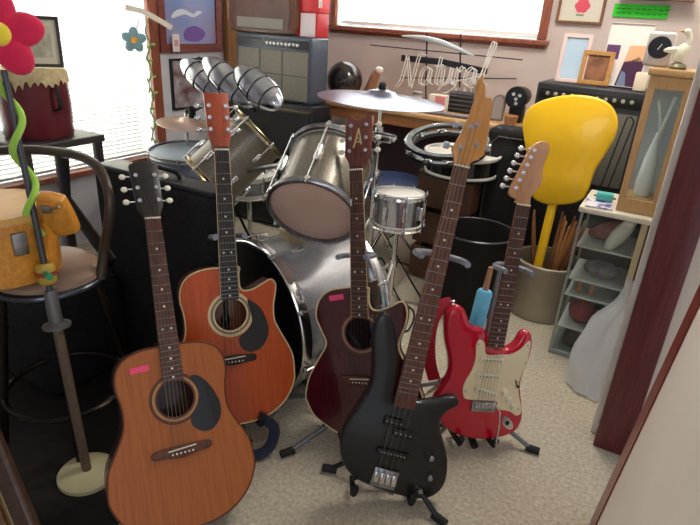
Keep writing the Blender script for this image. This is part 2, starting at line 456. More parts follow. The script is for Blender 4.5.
def acoustic(key, name, label, right, left, depth, topm, sidem, bindm, fbm, headm, rosem, headpts, tuners, buttonm, bridgem, bridge, pg=None, sticker=None, bowl=False, hole_r=0.05):
    root = thing(name, label, 'guitar', M=PM[key])
    out = sp2(right + mirror(left), 5)
    # sides and back, open under the soundboard
    b = MB(); n = len(out)
    if not bowl: lv = [(0.0, 1.0), (-0.004, 1.0), (-depth + 0.006, 1.0), (-depth, 0.985), (-depth - 0.003, 0.6)]
    else: lv = [(0.0, 1.0), (-0.01, 1.0)] + [(-0.01 - (depth - 0.01) * math.sin(a), max(0.12, math.cos(a) ** 0.7)) for a in [R_(d) for d in (15, 30, 45, 60, 75, 86)]]
    cyl_ = 0.24; vs = []; fs = []
    for z, k in lv: vs += [(x * k, cyl_ + (y - cyl_) * k, z) for x, y in out]
    for i in range(len(lv) - 1):
        for j in range(n): fs.append((i * n + j, i * n + (j + 1) % n, (i + 1) * n + (j + 1) % n, (i + 1) * n + j))
    fs.append(tuple(range((len(lv) - 1) * n, len(lv) * n)))
    b.add(vs, fs).build('body', sidem, root, world=False)
    hy = 0.355
    MB().prism(out, -0.002, 0.0015, [circ(0, hy, hole_r, 40)]).build('soundboard', topm, root, world=False, ang=30)
    MB().tube([(x, y, 0.0005) for x, y in out], 0.0028, 6, closed=True).build('binding', bindm, root, world=False)
    rz = MB().prism(circ(0, hy, hole_r + 0.021, 48), 0.0012, 0.0019, [circ(0, hy, hole_r, 48)]).build('rosette', rosem[0], root, world=False)
    MB().prism(circ(0, hy, hole_r + 0.0125, 48), 0.0015, 0.0023, [circ(0, hy, hole_r + 0.0055, 48)]).build('rosette_ring', rosem[1], rz, world=False)
    if pg: MB().prism(sp2(pg, 5), 0.001, 0.0028).build('pickguard', mat('black pickguard', '#15171a', 0.25, coat=0.3), root, world=False)
    # bridge
    bw, bh, by = bridge
    br = MB().prism(sp2([(-bw, by - 0.009), (-bw * 0.55, by - 0.013), (0, by - bh), (bw * 0.55, by - 0.013), (bw, by - 0.009), (bw, by + 0.009), (bw * 0.5, by + 0.013), (0, by + 0.014), (-bw * 0.5, by + 0.013), (-bw, by + 0.009)], 3), 0.001, 0.009, bev=0.002).build('bridge', bridgem, root, world=False)
    MB().rbox((0, by + 0.006, 0.0105), (0.076, 0.003, 0.006), 0.001, 2, rotz(R_(3))).build('saddle', bone, br, world=False)
    pins = MB(); xb = [-0.0275 + 0.011 * i for i in range(6)]
    for x in xb: pins.ball((x, by - 0.006, 0.0105), 0.0028, 10, 6)
    pins.build('bridge_pins', bone, br, world=False)
    # neck
    neck_mesh(0.495, 0.875, 0.056, 0.043, 0.002, 0.02).build('neck', headm[1], root, world=False)
    MB().prism([(-0.026, 0.43), (0.026, 0.43), (0.028, 0.515), (-0.028, 0.515)], -depth * 0.8, 0.0).build('neck_heel', headm[1], root, world=False)
    fretboard(root, 0.403, 0.863, 0.645, 0, 0.0565, 0.043, 0.0065, fbm)
    MB().tube([(-0.0215, 0.863, 0.0055), (-0.0283, 0.403, 0.0055)], 0.0012, 6).tube([(0.0215, 0.863, 0.0055), (0.0283, 0.403, 0.0055)], 0.0012, 6).build('neck_binding', bindm, root, world=False) if bindm.name != 'dark binding' else None
    ca, sa = math.cos(R_(13)), math.sin(R_(13))
    def hd(x, y, z): return V((x, 0.865 + (y - 0.865) * ca + z * sa, (y - 0.865) * -sa + z * ca + 0.001))
    hs = MB().prism(headpts, -0.015, 0.0, bev=0.0015, to=hd).build('headstock', headm[0], root, world=False)
    posts = [None] * 6
    keep = []
    for i, (x, y) in enumerate(tuners):
        p = hd(x, y, 0.0); sd = -1 if x < 0 else 1
        tuner(root, p.x, p.y, p.z, sd, chrome, buttonm)
        keep.append(p + V((0, 0, 0.006)))
    L_ = sorted([p for p in keep if p.x < 0], key=lambda p: p.y); Rr = sorted([p for p in keep if p.x > 0], key=lambda p: -p.y)
    posts = L_ + Rr
    strings(root, 6, xb, by + 0.006, 0.0135, [-0.0175 + 0.007 * i for i in range(6)], 0.865, 0.0105, posts, 0.00075)
    MB().lathe((0, right[0][1] - 0.001, -depth / 2), (0, -1, 0), [(0, 0.006), (0.005, 0.004), (0.010, 0.007), (0.012, 0.004)], 12).build('strap_button', chrome, root, world=False)
    if sticker:
        x, y, a = sticker
        MB().box((x, y, 0.0021), (0.05, 0.017, 0.0008), rotz(a)).build('price_sticker', pinkpaper, root, world=False, smooth=False)
    return root, hd

spruce1 = wood('natural mahogany top', '#9a5222', '#aa602a', 0.5, 0.05, stretch=(30, 1.0, 8), scale=6)
side1 = wood('dark mahogany', '#3f1d12', '#542818', 0.35, 0.3)
spruce2 = wood('orange lacquered top', '#b64608', '#c65410', 0.4, 0.15, stretch=(30, 1.0, 8), scale=6)
side2 = wood('orange brown side', '#8a4a2c', '#7a3c22', 0.3, 0.4)
burgm = wood('burgundy lacquer', '#3e0f18', '#52141f', 0.16, 0.6, stretch=(30, 1, 8))
cb = mat('cream binding', '#d9c49a', 0.4)
db = mat('dark binding', '#5b2f1c', 0.4)
ebony = wood('ebony', '#1c1718', '#2b2324', 0.45, stretch=(40, 2, 20))
dmahog = wood('dark brown neck', '#3a2119', '#4a2b20', 0.4, 0.2)
blackhead = mat('black headstock', '#1d1a1a', 0.35, coat=0.3)
redhead = wood('red brown headstock', '#9a4228', '#a84c30', 0.35, 0.3)
brnhead = wood('red brown burl headstock', '#5a2a22', '#733a2e', 0.35, 0.4)

acoustic('natural', 'acoustic_guitar', 'reddish natural acoustic guitar with black headstock and no cutaway, nearest at front left', DREAD, DREAD, 0.10, spruce1, side1, db, rosew, (blackhead, dmahog),
         (db, mat('pale brown ring', '#a97d4f', 0.5)),
         [(-0.022, 0.866), (0.022, 0.866), (0.028, 0.885), (0.036, 0.905), (0.040, 1.035), (0.022, 1.046), (0, 1.049), (-0.022, 1.046), (-0.040, 1.035), (-0.036, 0.905), (-0.028, 0.885)],
         [(s * 0.026, y) for y in (0.922, 0.962, 1.002) for s in (-1, 1)], bone, rosew, (0.078, 0.02, 0.214),
         pg=[(0.046, 0.406), (0.070, 0.405), (0.1, 0.37), (0.12, 0.318), (0.115, 0.277), (0.09, 0.251), (0.060, 0.252), (0.035, 0.276), (0.038, 0.302), (0.058, 0.331), (0.064, 0.363)],
         sticker=(-0.084, 0.452, R_(4)))
acoustic('orange', 'acoustic_guitar', 'orange cutaway acoustic guitar with tall red-brown headstock, second from left', CUT, DREAD, 0.095, spruce2, side2, cb, ebony, (redhead, dmahog),
         (mat('rosette tan', '#dccaa2', 0.4), mat('rosette dark', '#8a7452', 0.4)),
         [(-0.022, 0.866), (0.022, 0.866), (0.028, 0.89), (0.034, 0.91), (0.038, 1.048), (-0.038, 1.048), (-0.034, 0.91), (-0.028, 0.89)],
         [(s * 0.026, y) for y in (0.93, 0.968, 1.006) for s in (-1, 1)], chrome, ebony, (0.07, 0.018, 0.212),
         pg=[(0.054, 0.394), (0.067, 0.392), (0.098, 0.363), (0.117, 0.308), (0.112, 0.267), (0.086, 0.235), (0.05, 0.23), (0.026, 0.249), (0.022, 0.279), (0.045, 0.296), (0.066, 0.33)])
gb, hdb = acoustic('burgundy', 'acoustic_guitar', 'dark burgundy cutaway acoustic guitar with gold letter on headstock, behind the black bass', OVAL, OVL, 0.12, burgm, mat('dark bowl back', '#241318', 0.4), cb, rosew, (brnhead, dmahog),
         (mat('rosette wine', '#5a2a2a', 0.4), mat('rosette pale', '#9c7d68', 0.4)),
         [(-0.022, 0.866), (0.022, 0.866), (0.028, 0.89), (0.041, 0.91), (0.046, 1.035), (0.028, 1.043), (0.016, 1.030), (0, 1.025), (-0.016, 1.030), (-0.028, 1.043), (-0.046, 1.035), (-0.041, 0.91), (-0.028, 0.89)],
         [(s * 0.026, y) for y in (0.926, 0.966, 1.008) for s in (-1, 1)], bone, rosew, (0.07, 0.018, 0.205),
         sticker=(-0.079, 0.467, R_(9)), bowl=True)
# gold letter A on the burgundy headstock
gold = mat('gold inlay', '#d8c69a', 0.3, 0.4)
mb = MB()
def stroke(mb, p, q, w):
    p, q = V((*p, 0)), V((*q, 0)); d = (q - p).normalized(); nrm = V((-d.y, d.x, 0)) * w / 2
    mb.prism([(a.x, a.y) for a in (p - nrm, p + nrm, q + nrm, q - nrm)], 0.0002, 0.0009, to=hdb)
stroke(mb, (-0.013, 0.935), (0.001, 0.998), 0.005); stroke(mb, (0.013, 0.945), (0.0, 0.998), 0.004)
stroke(mb, (-0.009, 0.953), (0.011, 0.953), 0.003); stroke(mb, (-0.001, 0.968), (0.012, 0.944), 0.003)
mb.build('letter_emblem', gold, gb, world=False)

def slab(root, name, out, z0, z1, material, bev): return MB().prism(out, z0, z1, bev=bev).build(name, material, root, world=False, ang=50)

# ---- black bass
root = thing('bass_guitar', 'black four-string electric bass with long brown neck, front centre', 'bass guitar', M=PM['bass'])
BB = sp2([(-0.105, 0.553), (-0.122, 0.546), (-0.131, 0.525), (-0.130, 0.48), (-0.118, 0.43), (-0.108, 0.385), (-0.108, 0.335), (-0.125, 0.28), (-0.150, 0.215), (-0.153, 0.165), (-0.135, 0.105), (-0.09, 0.062), (-0.03, 0.043), (0.035, 0.032), (0.1, 0.028), (0.15, 0.046), (0.174, 0.09), (0.167, 0.155), (0.144, 0.207), (0.122, 0.25), (0.116, 0.28), (0.13, 0.307), (0.154, 0.327), (0.154, 0.346), (0.132, 0.352), (0.09, 0.335), (0.055, 0.322), (0.034, 0.318), (0.0, 0.312), (-0.03, 0.316), (-0.034, 0.36), (-0.04, 0.42), (-0.058, 0.478), (-0.082, 0.53)], 5)
slab(root, 'body', BB, -0.04, 0.0, mat('black satin body', '#17181a', 0.32, 0, '#1d1f21', 30, coat=0.15), 0.009)
neck_mesh(0.298, 0.985, 0.062, 0.042, 0.004, 0.02).build('neck', mapleneck, root, world=False)
fretboard(root, 0.30, 0.98, 0.864, 0, 0.062, 0.041, 0.010, wood('rosewood bass board', '#4a2a20', '#7a4a38', 0.4, stretch=(40, 2, 20)), 0.002)
BH = [(-0.021, 0.984), (-0.022, 0.996), (-0.034, 1.018), (-0.031, 1.03), (-0.021, 1.062), (-0.010, 1.11), (-0.006, 1.15), (-0.009, 1.176), (-0.009, 1.206), (-0.004, 1.207), (-0.003, 1.218), (0.001, 1.219), (0.003, 1.202), (0.011, 1.197), (0.016, 1.18), (0.019, 1.166), (0.036, 1.168), (0.041, 1.155), (0.044, 1.124), (0.050, 1.075), (0.053, 1.022), (0.038, 1.008), (0.023, 0.996), (0.021, 0.984)]
slab(root, 'headstock', BH, -0.012, 0.003, wood('orange headstock', '#c8863a', '#d6944a', 0.35, 0.3), 0.0015)
bp = [(-0.014, 1.028, -1), (-0.001, 1.084, -1), (0.014, 1.093, 1), (0.026, 1.043, 1)]
for x, y, s in bp:
    p = MB(); p.cyl((x, y, -0.006), (x, y, 0.013), 0.0045, 0.004, 12); p.cyl((x, y, 0.003), (x, y, 0.005), 0.0065, None, 14); p.cyl((x, y, -0.016), (x + s * 0.028, y, -0.016), 0.003, None, 8)
    o = p.build('tuning_peg', steel, root, world=False)
    MB().rbox((x + s * 0.034, y, -0.018), (0.016, 0.018, 0.005), 0.002).build('tuner_button', steel, o, world=False)
def pickup(root, x, y, w, h, a, material, z=0.0, poles=0, pm=steel):
    o = MB().rbox((x, y, z + 0.004), (w, h, 0.012), 0.004, 3, rotz(a)).build('pickup', material, root, world=False)
    if poles:
        q = MB()
        for i in range(poles):
            d = rotz(a) @ V(((i - (poles - 1) / 2) * w * 0.72 / (poles - 1), 0, 0))
            q.cyl((x + d.x, y + d.y, z + 0.009), (x + d.x, y + d.y, z + 0.011), 0.0028, None, 10)
        q.build('pole_pieces', pm, o, world=False)
pickup(root, -0.018, 0.252, 0.058, 0.026, R_(-4), blackpl, 0.0, 4); pickup(root, 0.016, 0.222, 0.058, 0.026, R_(-4), blackpl, 0.0, 4)
pickup(root, 0.0, 0.158, 0.096, 0.020, R_(-4), blackpl, 0.0, 8)
br = MB().rbox((-0.006, 0.080, 0.004), (0.074, 0.058, 0.008), 0.003, 2, rotz(R_(-5))).build('bridge', steel, root, world=False)
q = MB()
for i in range(4): q.rbox((-0.032 + 0.0175 * i, 0.086 - 0.0015 * i, 0.011), (0.014, 0.034, 0.009), 0.002, 2)
q.build('saddles', chrome, br, world=False)
for x, y in ((0.112, 0.165), (0.122, 0.106), (0.103, 0.062)):
    MB().lathe((x, y, 0), (0, 0, 1), [(0, 0.0095), (0.012, 0.0085), (0.015, 0.006)], 18).build('control_knob', steel, root, world=False)
strings(root, 4, [-0.031, -0.0135, 0.004, 0.0215], 0.086, 0.016, [-0.015, -0.005, 0.005, 0.015], 0.982, 0.0135, [(x, y, 0.010) for x, y, s in bp], 0.0012)
MB().lathe((-0.118, 0.556, -0.02), (-0.3, 1, 0), [(0, 0.006), (0.006, 0.004), (0.012, 0.008), (0.014, 0.005)], 12).build('strap_button', steel, root, world=False)
MB().lathe((0.03, 0.034, -0.02), (0, -1, 0), [(0, 0.006), (0.006, 0.004), (0.012, 0.008), (0.014, 0.005)], 12).build('strap_button', steel, root, world=False)

# ---- red electric guitar
root = thing('electric_guitar', 'red electric guitar with cream pickguard and maple headstock at right', 'electric guitar', M=PM['red'])
RB = sp2([(-0.154, 0.466), (-0.128, 0.462), (-0.108, 0.437), (-0.094, 0.413), (-0.072, 0.402), (-0.045, 0.400), (-0.026, 0.382), (-0.012, 0.352), (0.023, 0.339), (0.052, 0.34), (0.078, 0.362), (0.092, 0.395), (0.112, 0.404), (0.13, 0.377), (0.133, 0.325), (0.123, 0.265), (0.122, 0.217), (0.14, 0.155), (0.152, 0.1), (0.135, 0.055), (0.075, 0.028), (0.001, 0.021), (-0.076, 0.036), (-0.138, 0.08), (-0.165, 0.135), (-0.152, 0.185), (-0.133, 0.233), (-0.138, 0.284), (-0.165, 0.359), (-0.174, 0.43)], 5)
slab(root, 'body', RB, -0.045, 0.0, mat('red gloss lacquer', '#c01230', 0.16, coat=0.6), 0.010)
PGR = sp2([(-0.063, 0.347), (-0.055, 0.366), (-0.036, 0.356), (-0.026, 0.322), (0.0, 0.318), (0.026, 0.322), (0.058, 0.325), (0.091, 0.345), (0.112, 0.374), (0.122, 0.366), (0.123, 0.31), (0.111, 0.25), (0.114, 0.202), (0.139, 0.135), (0.126, 0.116), (0.096, 0.13), (0.05, 0.136), (0.046, 0.16), (0.002, 0.162), (-0.05, 0.162), (-0.072, 0.17), (-0.080, 0.21), (-0.062, 0.262), (-0.057, 0.305)], 3)
pgo = MB().prism(PGR, -0.0005, 0.0025).build('pickguard', mat('aged cream pickguard', '#e6d9b4', 0.35), root, world=False)
q = MB()
for x, y in ((-0.057, 0.35), (0.113, 0.36), (0.118, 0.30), (0.108, 0.235), (0.126, 0.14), (-0.069, 0.19), (-0.06, 0.285), (0.06, 0.328)): q.cyl((x, y, 0.002), (x, y, 0.0035), 0.0028, None, 10)
q.build('screws', steel, pgo, world=False)
for (x, y, a) in ((-0.004, 0.302, 0), (-0.004, 0.247, 0), (-0.0, 0.192, -13)): pickup(root, x, y, 0.082, 0.018, R_(a), cream, 0.002, 6)
for x, y in ((0.064, 0.196), (0.085, 0.170), (0.106, 0.146)):
    MB().lathe((x, y, 0.002), (0, 0, 1), [(0, 0.012), (0.004, 0.011), (0.010, 0.009), (0.013, 0.008)], 20).build('control_knob', cream, root, world=False)
sw = MB(); sw.box((0.102, 0.226, 0.0032), (0.004, 0.03, 0.001), rotz(R_(25))); sw.rbox((0.104, 0.222, 0.010), (0.006, 0.007, 0.014), 0.002, 2); sw.build('pickup_switch', blackpl, root, world=False)
br = MB().rbox((0.0, 0.142, 0.005), (0.084, 0.036, 0.010), 0.003, 2).build('bridge', steel, root, world=False)
q = MB()
for i in range(6): q.rbox((-0.0275 + 0.011 * i, 0.150, 0.013), (0.009, 0.018, 0.007), 0.0015, 2)
q.build('saddles', chrome, br, world=False)
MB().tube([(0.045, 0.142, 0.006), (0.048, 0.138, 0.03), (0.052, 0.10, 0.036), (0.055, 0.02, 0.036)], 0.0025, 8).build('whammy_bar', chrome, br, world=False)
ja, jb = V((0.72, -0.69)), V((0.69, 0.72))
jp = MB().prism([tuple(V((0.098, 0.088)) + ja * 0.029 * math.cos(t_) + jb * 0.0145 * math.sin(t_)) for t_ in [2 * PI * i / 32 for i in range(32)]], -0.001, 0.003).build('jack_plate', chrome, root, world=False)
MB().lathe((0.098, 0.088, 0.002), (0, 0, 1), [(0, 0.009), (0.003, 0.007), (0.0032, 0.004)], 16).build('jack_socket', blackpl, jp, world=False)
neck_mesh(0.343, 0.81, 0.056, 0.042, 0.004, 0.02).build('neck', mapleneck, root, world=False)
fretboard(root, 0.345, 0.803, 0.648, 0, 0.056, 0.042, 0.010, rosew, 0.003)
RH = sp2([(-0.021, 0.806), (-0.023, 0.818), (-0.05, 0.833), (-0.034, 0.894), (-0.018, 0.945), (-0.004, 0.979), (0.012, 0.995), (0.030, 1.001), (0.046, 0.994), (0.053, 0.976), (0.049, 0.955), (0.043, 0.93), (0.045, 0.905), (0.049, 0.878), (0.040, 0.858), (0.028, 0.845), (0.022, 0.825), (0.021, 0.806)], 4)
slab(root, 'headstock', RH, -0.014, 0.001, wood('pale maple headstock', '#c08c62', '#cf9a70', 0.4, 0.3), 0.002)
tp = [(-0.034, 0.852), (-0.027, 0.876), (-0.020, 0.900), (-0.013, 0.924), (-0.006, 0.948), (0.001, 0.970)]
for x, y in tp: tuner(root, x, y, 0.001, -1, chrome, chrome)
strings(root, 6, [-0.0275 + 0.011 * i for i in range(6)], 0.150, 0.0165, [-0.0175 + 0.007 * i for i in range(6)], 0.805, 0.0135, [(x, y, 0.008) for x, y in tp], 0.0006)
MB().tube([(-0.05, 0.86, 0.001), (-0.05, 0.858, 0.001)], 0.001, 6)
MB().lathe((-0.155, 0.466, -0.022), (-0.3, 1, 0), [(0, 0.006), (0.006, 0.004), (0.012, 0.008), (0.014, 0.005)], 12).build('strap_button', chrome, root, world=False)

# ---- red strap hanging from the upper horn of the red guitar
def L2W(key, x, y, z): return PM[key] @ V((x, y, z))
pts = spline([L2W('red', -0.150, 0.462, -0.052), L2W('red', -0.176, 0.45, -0.058), L2W('red', -0.198, 0.40, -0.058), L2W('red', -0.198, 0.33, -0.06), L2W('red', -0.178, 0.25, -0.07), L2W('red', -0.15, 0.19, -0.075)], 6, False)
solo('guitar_strap', MB().tube(pts, 1, 8, flat=(0.022, 0.002, PM['red'].to_3x3() @ V((1, 0, 0.3)))), mat('red strap', '#b3182e', 0.5), 'red strap hanging beside the upper horn of the red guitar', 'strap')
# dark blue strap looping out under the orange guitar
p0 = W(252, 413, Z=0.07); a0 = W(262, 418, Z=0.10); a1 = W(274, 428, Z=0.07); a2 = W(270, 446, Z=0.03); a3 = W(256, 455, Z=0.012); a4 = W(240, 452, Z=0.012)
pts = spline([p0, a0, a1, a2, a3, a4], 7, False)
solo('guitar_strap', MB().tube(pts, 1, 8, flat=(0.022, 0.002, (0, 0, 1))), mat('dark blue webbing', '#23283a', 0.6, 0, '#2f3650', 120), 'dark blue webbing strap looping out below the orange guitar', 'strap')

# ---- guitar stands
def stand(key, label, yoke_y, peg_y, peg_x, feet, depth, mt, hubz=0.20, yw=0.034):
    T = PM[key]
    base = sum((V(p) for p in feet), V((0, 0, 0))) / 3
    root = thing('guitar_stand', label, 'guitar stand', (base.x, base.y, 0), group=None)
    top = T @ V((0, yoke_y, -0.062)); low = T @ V((0, max(peg_y + 0.02, 0.02), -depth - 0.035))
    hub = low + (top - low) * 0.12
    q = MB(); q.cyl(low, low + (top - low) * 0.55, 0.011, None, 14); q.cyl(low + (top - low) * 0.5, top, 0.008, None, 12)
    sh = q.build('shaft', mt, root)
    k = low + (top - low) * 0.52
    MB().ball(k, (0.016, 0.016, 0.02), 12, 8).build('height_knob', blackpl, sh)
    # neck yoke
    Xv = T.to_3x3() @ V((1, 0, 0)); Zv = T.to_3x3() @ V((0, 0, 1)); Yv = T.to_3x3() @ V((0, 1, 0))
    pts = [top + Xv * x + Zv * z for x, z in ((-yw - 0.010, 0.125), (-yw - 0.016, 0.085), (-yw - 0.010, 0.045), (-yw * 0.6, 0.010), (0, 0), (yw * 0.6, 0.010), (yw + 0.010, 0.045), (yw + 0.016, 0.085), (yw + 0.010, 0.125))]
    MB().tube(spline(pts, 4, False), 0.0085, 10).build('neck_yoke', mat('yoke foam', '#757c8c', 0.3, coat=0.3), root)
    # body rests
    for s in (-1, 1):
        pa = T @ V((s * peg_x, peg_y - 0.012, -depth - 0.03)); pb = T @ V((s * peg_x, peg_y - 0.012, 0.012)); pc = T @ V((s * peg_x, peg_y + 0.012, 0.022))
        q = MB().tube([low, pa, pb, pc], [0.008, 0.009, 0.0105, 0.0105], 10).build('body_rest', blackrub, root)
    for p in feet:
        p = V(p); d = (p - hub); d.z = 0; d.normalize()
        q = MB().tube([hub, hub + (p - hub) * 0.3 + V((0, 0, 0.015)), p + V((0, 0, 0.012))], 0.008, 10).build('leg', mt, root)
        MB().cyl(p + V((0, 0, 0.0135)) - d * 0.02, p + V((0, 0, 0.0135)) + d * 0.025, 0.0125, None, 12).build('rubber_foot', blackrub, q)
    return root
def F(x, y): return W(x, y, Z=0)
grey = mat('grey painted steel', '#7b7d86', 0.35, 0.6)
stand('orange', 'black tube stand holding up the orange acoustic guitar', 0.60, 0.004, 0.075, [F(246, 441), F(310, 385), F(180, 390)], 0.095, darksteel)
stand('burgundy', 'grey tripod stand under the burgundy acoustic guitar', 0.60, 0.022, 0.07, [F(288, 455), F(276, 400), F(440, 385)], 0.12, grey)
stand('bass', 'black tripod stand holding the black bass guitar', 0.735, 0.036, 0.085, [F(330, 472), F(438, 522), F(448, 425)], 0.04, darksteel, yw=0.052)
stand('red', 'silver tripod stand with grey yoke holding the red guitar', 0.605, 0.024, 0.06, [F(472, 444), F(531, 452), F(500, 395)], 0.045, grey)

# ================================================================ DRUM KIT
silver = mat('silver sparkle shell', '#a9abb2', 0.27, 0.5, '#bcbec5', 160, coat=0.3)
champ = mat('champagne metallic shell', '#6d665a', 0.33, 0.35, '#7c7568', 120, coat=0.3)
headskin = mat('pinkish drumhead', '#d7b9a8', 0.45, 0, '#cfae9e', 6)
whitehead = mat('white drumhead', '#e8e6e0', 0.4)
blackhd = mat('black drumhead', '#0d0d10', 0.3)
brass = mat('champagne hoop', '#a79a78', 0.25, 0.9)
def axes(ax):
    ax = V(ax).normalized(); a = ax.cross(V((0, 0, 1)))
    a = a.normalized() if a.length > 1e-3 else V((1, 0, 0))
    return a, a.cross(ax).normalized() * -1, ax
def drum(name, label, c0, ax, h, r, shellm, hoopm, h0, h1, nl=6, hoopw=0.03, label_extra=None, cat='drum', rods=True, a0=0.3, base=None):
    """c0 = centre of the first head, axis towards the second head"""
    c0 = V(c0); a, b, ax = axes(ax); c1 = c0 + ax * h
    zmin = base if base is not None else min(c0.z, c1.z)
    root = thing(name, label, cat, ((c0.x + c1.x) / 2, (c0.y + c1.y) / 2, zmin))
    MB().lathe(c0, ax, [(0.012, r - 0.008), (0.012, r), (h - 0.012, r), (h - 0.012, r - 0.008)], 56).build('shell', shellm, root)
    for c, sg, hm, hoopm in ((c0, 1, h0, hoopm[0] if isinstance(hoopm, tuple) else hoopm), (c1, -1, h1, hoopm[1] if isinstance(hoopm, tuple) else hoopm)):
        hp = MB().lathe(c - ax * 0.006 * sg, ax * sg, [(0, r + 0.004), (0, r + 0.013), (0.004, r + 0.016), (hoopw * 0.5, r + 0.011), (hoopw, r + 0.014), (hoopw, r + 0.002), (0, r + 0.004)], 56, caps=False).build('hoop', hoopm, root)
        MB().lathe(c + ax * 0.003 * sg, ax * sg, [(0.0, r * 0.5), (0, r * 0.98), (0.004, r + 0.003), (0.014, r + 0.003)], 48).build('drumhead', hm, root)
    for k in range(nl):
        an = 2 * PI * k / nl + a0; d = a * math.cos(an) + b * math.sin(an)
        mid = c0 + ax * h * 0.5
        rot = cols(d.cross(ax), ax, d, V((0, 0, 0))).to_3x3()
        L = min(0.07, h * 0.4)
        if h > 0.3:
            for q in (0.28, 0.72): MB().rbox(c0 + ax * h * q + d * (r + 0.008), (0.022, 0.05, 0.02), 0.006, 3, rot).build('lug', chrome, root)
        else: MB().rbox(mid + d * (r + 0.008), (0.02, L, 0.02), 0.006, 3, rot).build('lug', chrome, root)
        e = r + 0.018
        segs = ((0.0, 0.28), (1.0, 0.72)) if h > 0.3 else ((0.0, 0.5), (1.0, 0.5))
        for q0, q1 in segs:
            s_ = 1 if q0 == 0 else -1; rm = MB()
            rm.cyl(c0 + ax * h * q0 + d * e - ax * 0.012 * s_, c0 + ax * h * q1 + d * e, 0.0032, None, 8)
            rm.rbox(c0 + ax * (h * q0 + 0.004 * s_) + d * (e - 0.002), (0.016, 0.018, 0.012), 0.003, 2, rot)
            rm.build('tension_rod', chrome, root)
    return root, a, b, ax
# bass drum
bc = W(256, 317, Z=0.285); bax = V((math.cos(R_(73)), math.sin(R_(73)), 0))
bd, a, b, ax = drum('bass_drum', 'big silver bass drum with black front head lying on its side', bc, bax, 0.40, 0.27, silver, chrome, blackhd, whitehead, 8, 0.04, a0=0.32, base=0)
for s in (-1, 1):
    p = bc + bax * 0.10 + a * s * 0.26 + V((0, 0, -0.03)); q = p + a * s * 0.1 - bax * 0.06; q.z = 0.008
    lg = MB().cyl(p, q, 0.007, None, 10).build('spur', chrome, bd); MB().ball(q + V((0, 0, 0.006)), 0.012, 10, 8).build('rubber_foot', blackrub, lg)
# tom holder on the bass drum
hb = W(258, 222, Z=0.575)
tm = mat('beige mount', '#b3a07a', 0.35, 0.4)
q = MB().rbox(bc + bax * 0.16 + V((0, 0, 0.287)), (0.09, 0.06, 0.045), 0.008, 3, rotz(R_(-17)))
mt_ = q.build('tom_mount', tm, bd)
base_ = bc + bax * 0.16 + V((0, 0, 0.30))
t1b = W(312, 213, Z=0.715); t1a = (RT * 0.24 + UP * 0.80 + FWD * 0.56).normalized(); t1h = 0.255
def toward(p, l, c): return V(p)
# rack tom seen from below its head
t1, *_ = drum('rack_tom', 'champagne rack tom tilted so its pinkish bottom head shows', t1b, t1a, t1h, 0.138, champ, steel, headskin, whitehead, 6, 0.022, a0=0.55, cat='drum')
t2b = W(210, 181, Y=1.84); t2t = W(260, 133, Y=2.02)
t2, *_ = drum('rack_tom', 'tan rack tom behind the tall red-brown headstock, tilted to the right', t2b, t2t - t2b, (t2t - t2b).length, 0.135, champ, brass, headskin, whitehead, 6, 0.022, a0=0.2, cat='drum')
# post and arms of the holder
pt = V((base_.x - 0.02, base_.y + 0.06, 0.76))
q = MB().cyl(base_, pt, 0.014, None, 14)
q.tube(spline([pt, pt + V((-0.05, 0.02, 0.04)), (t2b + t2t) / 2 + V((0.13, -0.06, -0.03))], 5, False), 0.011, 10)
q.tube(spline([pt, pt + V((0.04, 0.02, 0.03)), t1b + t1a * 0.12 - RT * 0.144], 5, False), 0.011, 10)
q.build('tom_post', steel, mt_)
q = MB(); q.rbox(pt, (0.05, 0.05, 0.055), 0.012, 3); q.cyl(pt + V((-0.05, 0, 0)), pt + V((0.06, 0, 0)), 0.013); q.ball(pt + V((0.02, -0.03, 0.03)), 0.013, 10, 8)
q.build('clamp', chrome, mt_)
# white-hooped little drum between the toms
wb = W(249, 172, Y=2.15)
drum('snare_drum', 'shallow white-hooped drum standing between the two rack toms', wb - V((0, 0, 0.10)), (0.02, -0.05, 1), 0.10, 0.125, steel, whitepl, whitehead, whitehead, 6, 0.02, base=0)[0]
wbr = COL.objects[-1]
# grey blue floor tom at the left
ft = W(188, 150, Y=2.22)
fr_, *_ = drum('floor_tom', 'grey-blue floor tom standing under the left window trim', V((ft.x, ft.y, 0.2)), (0.03, -0.03, 1), ft.z - 0.2, 0.20, mat('grey blue shell', '#7d8798', 0.35, 0.2, coat=0.3), steel, whitehead, mat('grey blue head', '#97a3b4', 0.4), 6, 0.025, base=0)
for k in range(3):
    an = 0.5 + 2 * PI * k / 3; c = V((ft.x + 0.225 * math.cos(an), ft.y + 0.225 * math.sin(an), 0))
    lg = MB().cyl(c + V((0, 0, 0.45)), c + V((0, 0, 0.02)), 0.007).build('leg', chrome, fr_); MB().cyl(c + V((0, 0, 0.028)), c, 0.013).build('rubber_foot', blackrub, lg)
# snare stand legs for the little drum
root = thing('snare_stand', 'thin chrome stand under the shallow white-hooped drum', 'drum stand', (wb.x, wb.y, 0))
MB().cyl((wb.x, wb.y, 0.15), (wb.x, wb.y, wb.z - 0.118), 0.012).build('post', chrome, root)
for k in range(3):
    an = 0.9 + 2 * PI * k / 3
    lg = MB().cyl((wb.x, wb.y, 0.22), (wb.x + 0.24 * math.cos(an), wb.y + 0.24 * math.sin(an), 0.014), 0.008).build('leg', chrome, root)
    MB().ball((wb.x + 0.24 * math.cos(an), wb.y + 0.24 * math.sin(an), 0.013), 0.013, 10, 8).build('rubber_foot', blackrub, lg)
    MB().tube([(wb.x, wb.y, wb.z - 0.15), (wb.x + 0.08 * math.cos(an), wb.y + 0.08 * math.sin(an), wb.z - 0.125)], 0.006).build('basket_arm', chrome, root)

